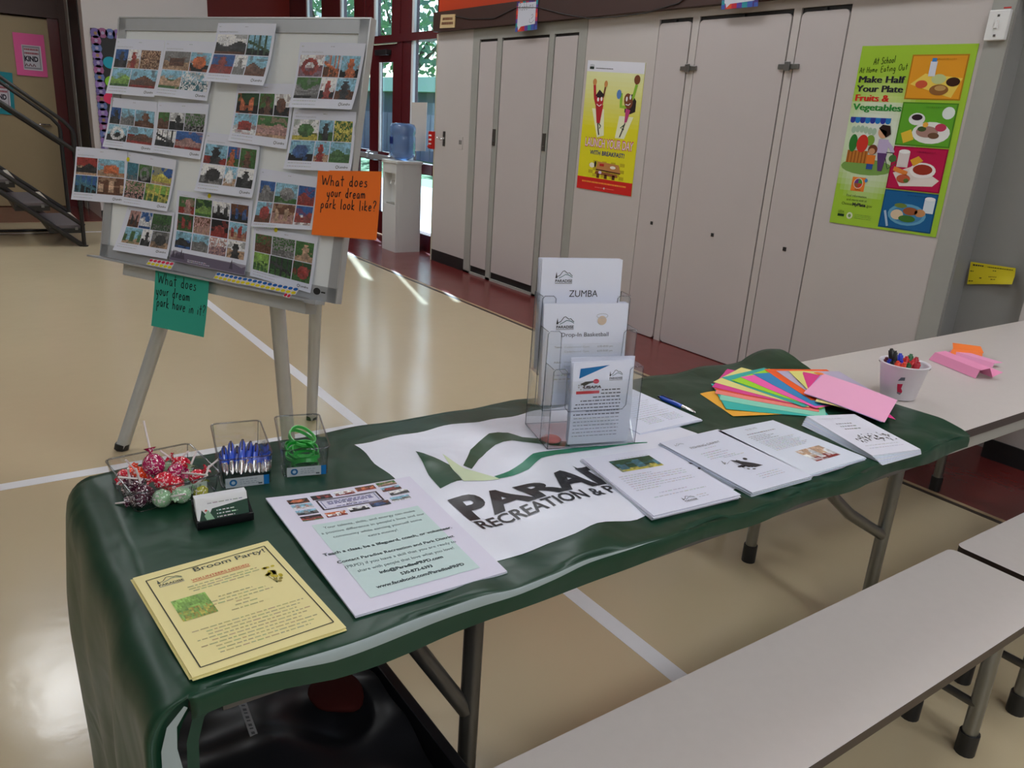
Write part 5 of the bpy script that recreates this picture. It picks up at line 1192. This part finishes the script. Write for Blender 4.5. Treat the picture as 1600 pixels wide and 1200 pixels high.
# lollipops
def wrapper(name, c):
    m = mat(name, c, .2, coat=.6); nt = m.node_tree; b = nt.nodes['Principled BSDF']; tc = nt.nodes.new('ShaderNodeTexCoord')
    n = nt.nodes.new('ShaderNodeTexNoise'); n.inputs['Scale'].default_value = 160; n.inputs['Detail'].default_value = 2; n.inputs['Distortion'].default_value = 1.5
    r = nt.nodes.new('ShaderNodeValToRGB'); r.color_ramp.elements[0].position = .56; r.color_ramp.elements[0].color = (*c, 1); r.color_ramp.elements[1].position = .62; r.color_ramp.elements[1].color = (.85, .75, .78, 1)
    nt.links.new(tc.outputs['Object'], n.inputs['Vector']); nt.links.new(n.outputs['Fac'], r.inputs['Fac']); nt.links.new(r.outputs['Color'], b.inputs['Base Color']); return m
WR = {k: wrapper('wrapper_'+k, srgb(*c)) for k, c in dict(magenta=(170, 15, 85), orange=(240, 70, 25), red=(205, 20, 50), purple=(70, 18, 45), green=(150, 190, 150), olive=(165, 165, 60)).items()}
STK = mat('paper_stick', srgb(228, 218, 218), .6)
def q1(px, py): return (160+px*.13333, 640+py*.13333)
def lolly(c, r, wr, tip, lab, z, zt, seed):
    C0 = T(q1(*c), z); P1 = T(q1(*tip), zt); d_ = P1-C0; L = np.linalg.norm(d_); d_ /= L; L = min(max(L, .05), .092)
    t_ = thing('lollipop', lab, 'lollipop', 'wrapped lollipops in the tub', tuple(C0)); rr = random.Random(seed)
    bm = bmesh.new(); bmesh.ops.create_icosphere(bm, subdivisions=3, radius=r)
    for v in bm.verts:
        q = v.co.normalized(); k = max(0, q.dot(Vector(d_))); v.co *= 1+.05*math.sin(9*q.x+seed)*math.sin(11*q.y)*math.sin(7*q.z+1)+.14*k**8
    MB().bm(bm, smooth=True).build('wrapped_candy', WR[wr], t_)
    u = np.cross(d_, [.3, .5, .8]); u /= np.linalg.norm(u); w_ = np.cross(d_, u); m = MB(); n = 14; vs = []
    for j, (rad, s) in enumerate(((.003, r*1.1), (.0045, r*1.35), (.009, r*1.6))):
        for k in range(n): a = 2*PI*k/n; q = rad*(1+.35*(k % 2)*j/2); vs.append(d_*s+u*q*math.cos(a)+w_*q*math.sin(a))
    m.add(vs, [(j*n+k, j*n+(k+1) % n, (j+1)*n+(k+1) % n, (j+1)*n+k) for j in range(2) for k in range(n)], smooth=True); m.build('wrapper_twist', WR[wr], t_)
    MB().tube([d_*r*.9, d_*(L)], .0019, 8).build('stick', STK, t_)
zb = Z0
LL = [((600, 650), .0205, 'magenta', (483, 130), 'big magenta lollipop with its stick upright', zb+.048, zb+.125), ((440, 765), .016, 'orange', (340, 660), 'orange lollipop behind the crossed sticks', zb+.030, zb+.055),
      ((925, 655), .018, 'red', (790, 560), 'red lollipop at the far right of the tub', zb+.030, zb+.05), ((865, 735), .0165, 'magenta', (1230, 768), 'magenta lollipop with its stick pointing right', zb+.036, zb+.055),
      ((730, 840), .018, 'red', (185, 790), 'red lollipop with its stick pointing left', zb+.030, zb+.055), ((860, 880), .016, 'red', (800, 990), 'red lollipop at the front wall', zb+.022, zb+.012),
      ((330, 930), .016, 'purple', (300, 690), 'dark purple lollipop at front left with upright stick', zb+.018, zb+.07), ((490, 1000), .018, 'purple', (392, 690), 'dark purple lollipop with slanting upright stick', zb+.020, zb+.075),
      ((430, 1060), .015, 'purple', (300, 1080), 'lowest dark purple lollipop near the front corner', zb+.017, zb+.01), ((700, 1040), .017, 'green', (905, 1003), 'pale green lollipop low at the front', zb+.018, zb+.030),
      ((930, 1000), .016, 'green', (1060, 900), 'pale green lollipop behind the barcode label', zb+.018, zb+.030), ((1150, 960), .014, 'olive', (1240, 690), 'olive yellow lollipop in the front right corner', zb+.016, zb+.05),
      ((985, 775), .014, 'green', (1040, 640), 'mint lollipop between the red ones', zb+.026, zb+.045), ((1110, 790), .015, 'red', (1230, 690), 'red lollipop at the right wall', zb+.030, zb+.045),
      ((260, 790), .015, 'red', (200, 850), 'red lollipop at the left wall', zb+.028, zb+.035), ((760, 700), .014, 'green', (1010, 488), 'pale green lollipop beside the big magenta one', zb+.022, zb+.055)]
for k, a in enumerate(LL): lolly(a[0], a[1], a[2], a[3], a[4], a[5], a[6], k)
# pens in tub
def q2(px, py): return (320+px*.13125, 630+py*.13125)
def ray_len(A, p, L):
    d_ = ray(p); d_ = d_/np.linalg.norm(d_); oc = CAM-A; b = np.dot(oc, d_); c = np.dot(oc, oc)-L*L; D = b*b-c
    return CAM+d_*(-b+math.sqrt(D)) if D > 0 else None
pe = [((260, 860), (225, 520), 0), ((330, 850), (308, 462), 0), ((385, 830), (385, 520), -.004), ((430, 850), (450, 440), .004), ((480, 830), (545, 462), 0), ((545, 830), (515, 590), .008), ((590, 830), (612, 485), 0), ((650, 830), (640, 570), .006), ((690, 830), (715, 560), 0), ((730, 820), (735, 480), -.002), ((240, 830), (185, 590), .006)]
for k, (a, b, dz) in enumerate(pe):
    A = T(q2(*a), Z0+.010+max(0, dz)); A[0] = min(A[0], -1.398); Bp = T(q2(b[0], b[1]), Z0+.048+dz)
    Q = ray_len(A, q2(*b), .138)
    if Q is not None: Bp = Q
    d_ = Bp-A; d_ /= np.linalg.norm(d_)
    pen(A, A+d_*.138, 'blue pen standing in the clear tub, '+['far left one', 'tall one at left with white highlight', 'dark one between the tall pair', 'tallest one in the middle', 'right of the tallest one', 'low one in the middle', 'dark clipped one right of centre', 'short one right of centre', 'second from the right wall', 'against the right wall', 'low against the left wall'][k], 'blue pens in the clear tub')
# wristbands
WB = [mat('green_silicone', srgb(30, 150, 50), .35), mat('light_green_silicone', srgb(90, 200, 100), .35)]
rr = random.Random(9)
wl = [((1110, 410), .040, .30, .15, 'largest green wristband on top of the pile'), ((1200, 360), .047, -.3, .5, 'dark green wristband at the back of the tub'), ((1150, 470), .034, .1, -.35, 'green wristband with a twisted loop in the pile'), ((1080, 560), .026, .4, .1, 'pale green wristband lying at rim height'),
      ((1180, 640), .018, -.15, -1.05, 'upright pale green wristband against the front wall'), ((1300, 540), .024, .2, .5, 'green wristband at the right of the pile'), ((1000, 620), .014, -.5, .2, 'green wristband at the lower left'), ((1330, 470), .036, -.6, .2, 'dark green wristband by the right wall'),
      ((1120, 700), .009, .05, .05, 'green wristband flat on the tub floor'), ((1250, 680), .014, .1, -.2, 'pale wristband above the flat one')]
for k, (p, dz, tx, ty, lab) in enumerate(wl):
    lx, ly = ((.03, -.004), (-.03, .006), (.045, .006), (.02, -.006), (.055, .0), (.0, .008), (-.02, -.006), (-.045, .004), (.04, .004), (-.01, 0))[k]
    cr, sr = math.cos(-.262), math.sin(-.262); c = np.array([-1.4728+lx*cr-ly*sr, .537+lx*sr+ly*cr, Z0+dz*.8]); r = .029-.001*(k % 3)
    m = MB(); n = 36; R_ = Matrix.Rotation(tx*.4, 3, 'X') @ Matrix.Rotation(ty*.55, 3, 'Y'); vs = []
    for j in range(n):
        a = 2*PI*j/n; ex = 1.22 if k % 2 else 1.35
        for (rr_, zz) in ((r, -.0035), (r, .0035), (r-.0016, .0035), (r-.0016, -.0035)):
            v = R_ @ Vector((rr_*math.cos(a)*ex, rr_*math.sin(a)*(.95 if k % 2 else .9), zz+.002*math.sin(2*a+k))); vs.append(tuple(v))
    fs = [(j*4+q, ((j+1) % n)*4+q, ((j+1) % n)*4+(q+1) % 4, j*4+(q+1) % 4) for j in range(n) for q in range(4)]
    m.add(vs, fs, smooth=False); o = m.build('wristband', WB[k % 2 if k != 0 else 0], None, lab, 'wristband', 'green wristbands in the clear tub'); o.location = tuple(c)

# business card holder
A, Bq = T((309, 829), Z0+.001), T((397, 812), Z0+.001); e = (Bq-A)/np.linalg.norm(Bq-A); bk_ = np.array([-e[1], e[0], 0]); W_ = np.linalg.norm(Bq-A)
ch = thing('card_holder', 'black card holder with green and white business cards, before the tubs', 'card holder')
m = MB(); up = np.array([0, 0, 1.])
m.quadbox([A, Bq, Bq+bk_*.045, A+bk_*.045], up*.006); m.quadbox([A, Bq, Bq+up*.014, A+up*.014], -bk_*-.004)
m.quadbox([A+bk_*.03, Bq+bk_*.03, Bq+bk_*.046+up*.034, A+bk_*.046+up*.034], bk_*.004); 
for s in (A, Bq-e*.004): m.quadbox([s, s+bk_*.045, s+bk_*.048+up*.030, s+bk_*.006+up*.012], e*.004)
m.build('holder_body', BLACKG, ch)
a, b = A+e*.002+bk_*.006+up*.007, Bq-e*.006+bk_*.006+up*.007; h = bk_*.018+up*.040
S = Surf([a+h, b+h, b, a]); m = MB()
for k in range(8):
    Sk = Surf([p+bk_*.0022*(7-k) for p in S.q]); Sk.body(m, srgb(225, 226, 230), .0016, 2, 2)
S = Sk
S.poly(m, [(.30, .46), (1, .30), (1, 1), (.14, 1)], srgb(28, 66, 50), .0005); S.poly(m, [(.10, .46), (.30, 1), (.02, 1)], srgb(28, 60, 46), .0006); S.poly(m, [(.22, .48), (.36, 1), (.2, 1), (.14, .7)], srgb(140, 180, 150), .0008); S.ell(m, .18, .5, .025, .04, srgb(200, 90, 80), .001)
rr = random.Random(5); S.greek(m, .22, .9, .24, .035, GREY, rr, .0008)
for k in range(3): S.ell(m, .39, .56+.13*k, .012, .022, srgb(220, 225, 222), .001); S.greek(m, .42, .72+.06*(k == 1), .56+.13*k, .04, srgb(200, 210, 205), rr, .001)
m.build('business_card', PAPER, ch)

# ---- clear brochure holder
F0, F1 = T((855, 703), Z0), T((991, 694), Z0); e = F1-F0; W_ = np.linalg.norm(e); e /= W_; bkv = np.array([-e[1], e[0], 0.]); up = np.array([0, 0, 1.])
def Hq(a, d_, z): return F0+e*a+bkv*d_+up*z
bh = thing('brochure_holder', 'clear acrylic three tier brochure holder on the white flag panel', 'brochure holder')
m = MB(); me_ = MB(); th = .0025
tiers = [(0.0, .002, .190), (.052, .075, .262), (.104, .145, .330)]
def panel(q, off, edges=True):
    m.quadbox(q, off)
    if edges:
        for i in range(4): me_.tube([q[i], q[(i+1) % 4]], .0012, 6)
m.quadbox([Hq(0, 0, .001), Hq(W_, 0, .001), Hq(W_, .15, .001), Hq(0, .15, .001)], up*.002)
for (d_, zb_, zt_) in tiers:
    lip = .16
    # front panel with a dipped centre
    panel([Hq(0, d_, zb_), Hq(W_, d_, zb_), Hq(W_, d_, zt_-.03), Hq(0, d_, zt_-.03)], bkv*th, False)
    me_.tube([Hq(0, d_, zb_), Hq(0, d_, zt_-.006), Hq(.005, d_, zt_), Hq(.026, d_, zt_), Hq(.032, d_, zt_-.006), Hq(.034, d_, zt_-.09), Hq(.042, d_, zt_-.1), Hq(W_-.042, d_, zt_-.1), Hq(W_-.034, d_, zt_-.09), Hq(W_-.032, d_, zt_-.006), Hq(W_-.026, d_, zt_), Hq(W_-.005, d_, zt_), Hq(W_, d_, zt_-.006), Hq(W_, d_, zb_)], .0012, 6)
    m.quadbox([Hq(0, d_, zt_-.03), Hq(.032, d_, zt_-.03), Hq(.032, d_, zt_), Hq(0, d_, zt_)], bkv*th); m.quadbox([Hq(W_-.032, d_, zt_-.03), Hq(W_, d_, zt_-.03), Hq(W_, d_, zt_), Hq(W_-.032, d_, zt_)], bkv*th)
    if zb_ > .01:
        m.quadbox([Hq(0, d_, zb_), Hq(W_, d_, zb_), Hq(W_, d_+.05, zb_), Hq(0, d_+.05, zb_)], up*th); me_.tube([Hq(0, d_, zb_), Hq(W_, d_, zb_)], .0012, 6)
    for a in (0, W_-th):
        m.quadbox([Hq(a, d_, zb_), Hq(a, d_+.052, zb_), Hq(a, d_+.052, zt_), Hq(a, d_, zt_)], e*th)
    me_.tube([Hq(0, d_+.05, zb_), Hq(0, d_+.05, zt_), Hq(0, d_, zt_)], .0011, 6); me_.tube([Hq(W_, d_+.05, zb_), Hq(W_, d_+.05, zt_), Hq(W_, d_, zt_)], .0011, 6)
m.quadbox([Hq(0, .156, .002), Hq(W_, .156, .002), Hq(W_, .156, .33), Hq(0, .156, .33)], bkv*th)
for a in (0, W_-th): m.quadbox([Hq(a, .002, .002), Hq(a, .155, .002), Hq(a, .155, .145), Hq(a, .052, .08)], e*th)
for a in (0, W_): me_.tube([Hq(a, .002, .002), Hq(a, .156, .002), Hq(a, .156, .33)], .0013, 6)
me_.tube([Hq(0, 0, .002), Hq(W_, 0, .002)], .0014, 6); me_.tube([Hq(0, .156, .002), Hq(W_, .156, .002)], .0013, 6)
m.build('acrylic_panel', ACR, bh); me_.build('acrylic_edge', ACRE, bh)
def hold(a0, w, d_, zb_, h, lean, n, lab, draw, skew=0, cv=0):
    m = MB(); gap = .0024
    for k in range(n):
        dd_ = d_+gap*(n-1-k); jt = .003*math.sin(k*2.1)
        q = [Hq(a0-skew*0+jt, dd_+lean, zb_+h), Hq(a0+w+jt, dd_+lean, zb_+h), Hq(a0+w, dd_, zb_), Hq(a0, dd_, zb_)]
        S = Surf(q, curl=lambda u, v: cv*(math.sin(PI*v))*1.0-cv*.6*(1-v)**2*2*u); S.body(m, tuple(c*(1-.04*((n-1-k) % 3)) for c in WP), .0010, 5, 6)
    draw(m, S, random.Random(3)); m.build('flyer_stack', PAPER, None, lab, 'flyers', 'flyers in the clear brochure holder')
def d_z(m, S, rr):
    park_logo(m, S, .17, .10, .21, INK); S.text(m, 'ZUMBA', .53, .335, .062, srgb(50, 50, 58), align='c', w=.36, res=5)
    S.text(m, 'The adult beginning Zumba class will get you moving for a great', .14, .405, .014, GREY, w=.76); S.text(m, 'low impact workout. Zumba combines Latin and International', .14, .435, .014, GREY, w=.72)
    for k in range(6): S.greek(m, .14, .86-.05*(k % 3), .48+.04*k, .01, LG, rr)
def d_b(m, S, rr):
    park_logo(m, S, .15, .12, .21, INK)
    S.ell(m, .70, .165, .055, .045, srgb(205, 185, 165), .0008); S.stroke(m, [(.70+.07*math.cos(t*.6), .12+.022*math.sin(t*.6)) for t in range(12)], .0012, LG, .001)
    S.text(m, 'Drop-In Basketball', .50, .32, .042, srgb(70, 70, 80), align='c', w=.58, res=4)
    S.text(m, 'Teens:', .14, .43, .02, GREY, w=.09, bold=.02); S.text(m, 'Cedarwood Gym', .26, .43, .02, LG, w=.30); S.text(m, '6:00-8:00 pm', .66, .43, .02, GREY, w=.19)
    S.text(m, 'Cedarwood Gym', .26, .475, .02, LG, w=.30); S.text(m, '6:00-8:00 pm', .66, .475, .02, GREY, w=.19)
    S.text(m, 'Adult:', .14, .58, .02, GREY, w=.09, bold=.02); S.text(m, 'Wednesday', .26, .58, .02, LG, w=.2); S.text(m, 'Sundays', .26, .62, .02, LG, w=.15)
    for k in range(2): S.greek(m, .14, .6, .70+.04*k, .012, LG, rr)
def d_p(m, S, rr):
    S.poly(m, [(.12, .07), (.60, .04), (.10, .185)], srgb(20, 105, 165), .0008); park_logo(m, S, .60, .10, .22, INK)
    S.poly(m, [(.12, .25), (.20, .225), (.36, .215), (.36, .235), (.26, .25), (.19, .275)], srgb(20, 20, 25), .0009); S.ell(m, .38, .225, .05, .028, srgb(195, 20, 60), .001)
    for k in range(5): S.ell(m, .10+.035*(k % 3), .265+.025*(k//2), .012, .008, GREY, .001)
    S.text(m, 'USAPA', .17, .305, .030, srgb(60, 40, 60), .0011, w=.30, bold=.06, slant=.25); S.text(m, 'PICKLEBALL', .17, .325, .010, GREY, .001, w=.28)
    S.rect(m, .06, .335, .44, .37, srgb(195, 20, 50), .0009)
    ws = [(.48, .80), (.47, .80), (.34, .80), (.14, .80), (.06, .80), (.04, .80), (.24, .80), (.04, .80)]
    for k, (a, b) in enumerate(ws): S.greek(m, a, b, .33+.042*k, .013, srgb(60, 62, 80), rr)
    for k in range(6): S.greek(m, .05, .80, .67+.045*k, .009, srgb(130, 132, 150), rr)
hold(.006, W_-.016, .128, .148, .258, .022, 8, 'tall white Zumba flyer stack at the back of the holder', d_z)
hold(.004, W_-.012, .076, .078, .236, .020, 9, 'white Drop-In Basketball flyers in the middle tier', d_b)
hold(.058, .155, .030, .006, .196, .012, 3, 'white half sheets seen just behind the front flyer', lambda m, S, r: None)
hold(.052, .150, .008, .006, .192, .010, 4, 'curled front flyer with a blue triangle and red bar', d_p, cv=.006)
q = T((861, 686), Z0+.006); m = MB(); m.lathe([(0, 0), (.022, 0), (.024, .002), (.02, .006), (0, .007)], (q[0], q[1], Z0+.004), 20)
m.build('red_token', mat('red_paper', srgb(205, 90, 85), .5), None, 'small red disc on the base of the clear holder', 'token')

# ================================================================== BLACK BIN UNDER THE TABLE
bi = thing('storage_tote', 'black plastic tote under the near end of the table', 'tote')
x0, x1, y0, y1, zh = -1.50, -.66, .19, .645, .30
m = MB()
m.add([(x0+.04, y0+.03, .005), (x1-.04, y0+.03, .005), (x1-.04, y1-.03, .005), (x0+.04, y1-.03, .005), (x0, y0, zh), (x1, y0, zh), (x1, y1, zh), (x0, y1, zh)], [(3, 2, 1, 0), (0, 1, 5, 4), (1, 2, 6, 5), (2, 3, 7, 6), (3, 0, 4, 7)])
m.add([(x0+.05, y0+.04, .012), (x1-.05, y0+.04, .012), (x1-.05, y1-.04, .012), (x0+.05, y1-.04, .012), (x0+.012, y0+.012, zh), (x1-.012, y0+.012, zh), (x1-.012, y1-.012, zh), (x0+.012, y1-.012, zh)], [(0, 1, 2, 3), (4, 5, 1, 0), (5, 6, 2, 1), (6, 7, 3, 2), (7, 4, 0, 3)])
m.build('tote_shell', BLACKG, bi)
m = MB().box(x0-.012, x1+.012, y0-.012, y0+.012, zh-.015, zh, bev=.003).box(x0-.012, x1+.012, y1-.012, y1+.012, zh-.015, zh, bev=.003).box(x0-.012, x0+.012, y0, y1, zh-.015, zh, bev=.003).box(x1-.012, x1+.012, y0, y1, zh-.015, zh, bev=.003)
m.build('tote_rim', BLACKG, bi)
m = MB(); nx, ny = 44, 26; vs = []
for j in range(ny+1):
    for i in range(nx+1):
        x = x0+.02+(x1-x0-.04)*i/nx; y = y0+.02+(y1-y0-.04)*j/ny
        z = .262+.016*math.sin(9*x+6*math.sin(5*y))+.010*math.sin(24*y+11*x)+.006*math.sin(41*x-13*y)-(.07 if x > -.98 else 0)*min(1, (x+.98)*6)
        vs.append((x, y, z))
m.add(vs, [(j*(nx+1)+i, j*(nx+1)+i+1, (j+1)*(nx+1)+i+1, (j+1)*(nx+1)+i) for j in range(ny) for i in range(nx)], smooth=True)
m.build('plastic_bag', mat('black_bag_film', (.008, .008, .010), .36, spec=.22), None, 'shiny black plastic bag filling the tote', 'bag')
S = Surf([T(p, .285) for p in ((372, 1098), (385, 1097), (412, 1172), (400, 1176))]); m = MB(); S.body(m, srgb(150, 150, 152), .001, 2, 4); rr = random.Random(2)
for k in range(11): S.rect(m, .25, .06+.08*k, .7, .09+.08*k+.02*(k % 2), srgb(80, 80, 84), .0008)
m.build('paper_label_strip', PAPER, None, 'grey printed label strip lying on the black bag', 'label')
c = T((524, 1080), .285); bm = bmesh.new(); bmesh.ops.create_icosphere(bm, subdivisions=3, radius=1)
for v in bm.verts:
    q_ = v.co.copy(); k = max(abs(q_.x), abs(q_.y)); v.co = Vector((q_.x*.07*(1+.15*math.sin(3*q_.y)), q_.y*.055, q_.z*.016))
o = MB().bm(bm, smooth=True).build('red_pouch', mat('dark_red_fabric', srgb(58, 18, 16), .8, spec=.1), None, 'dark red pouch lying on the black bag', 'pouch'); o.location = tuple(c)

# ================================================================== LIGHT
def fixture(x, y, s, w_=.6, l=1.2, i=[0]):
    f_ = thing('ceiling_light', 'rectangular fluorescent ceiling light', 'ceiling light', 'fluorescent ceiling lights')
    MB().box(x-l/2-.03, x+l/2+.03, y-w_/2-.03, y+w_/2+.03, ZC-.06, ZC-.002).build('housing', WHITE, f_)
    MB().box(x-l/2, x+l/2, y-w_/2, y+w_/2, ZC-.075, ZC-.061).build('diffuser', LITE, f_)
LITE = emit('fluorescent_diffuser', (.94, .97, 1.0), 17.0)
for x, y in ((-7.6, .35), (-7.6, 2.55), (-3.9, 2.55), (-.3, 2.55), (2.6, .35), (2.6, 2.55), (2.6, -1.6), (5.0, .35), (5.0, -1.6), (5.0, -3.6), (-3.9, -2.6), (-6.6, -2.2)): fixture(x, y, 1)
sun = bpy.data.lights.new('sun', 'SUN'); sun.energy = 34; sun.angle = .009; sun.color = (1, .96, .9); so = bpy.data.objects.new('sun', sun); C.objects.link(so)
dv = Vector((.96, -.285, -.75)); so.rotation_euler = dv.to_track_quat('-Z', 'Y').to_euler()
wd = bpy.data.worlds.new('sky_world'); bpy.context.scene.world = wd; wd.use_nodes = True; nt = wd.node_tree; bg = nt.nodes['Background']
sk = nt.nodes.new('ShaderNodeTexSky'); sk.sky_type = 'NISHITA'; sk.sun_disc = False; sk.sun_elevation = math.radians(25); sk.sun_rotation = math.radians(-70)
nt.links.new(sk.outputs[0], bg.inputs[0]); bg.inputs[1].default_value = .3
sc = bpy.context.scene
sc.view_settings.view_transform = 'Standard'; sc.view_settings.look = 'None'; sc.view_settings.gamma = 1; sc.view_settings.use_curve_mapping = False
sc.view_settings.exposure = 0.02
sc.cycles.use_denoising = True
sc.cycles.max_bounces = 10; sc.cycles.transparent_max_bounces = 24; sc.cycles.caustics_reflective = False; sc.cycles.caustics_refractive = False
sc.cycles.sample_clamp_indirect = 4
# put each thing's empty at its base
bpy.context.view_layer.update()
for o in list(C.objects):
    if o.type == 'EMPTY' and o.parent is None and o.get('category') and tuple(o.location) == (0, 0, 0):
        pts = [c.matrix_world @ Vector(b) for c in o.children if c.type == 'MESH' for b in c.bound_box]
        if pts:
            lo = (sum(p.x for p in pts)/len(pts), sum(p.y for p in pts)/len(pts), min(p.z for p in pts)); o.location = lo
            for c in o.children: c.location = tuple(a-b for a, b in zip(c.location, lo))
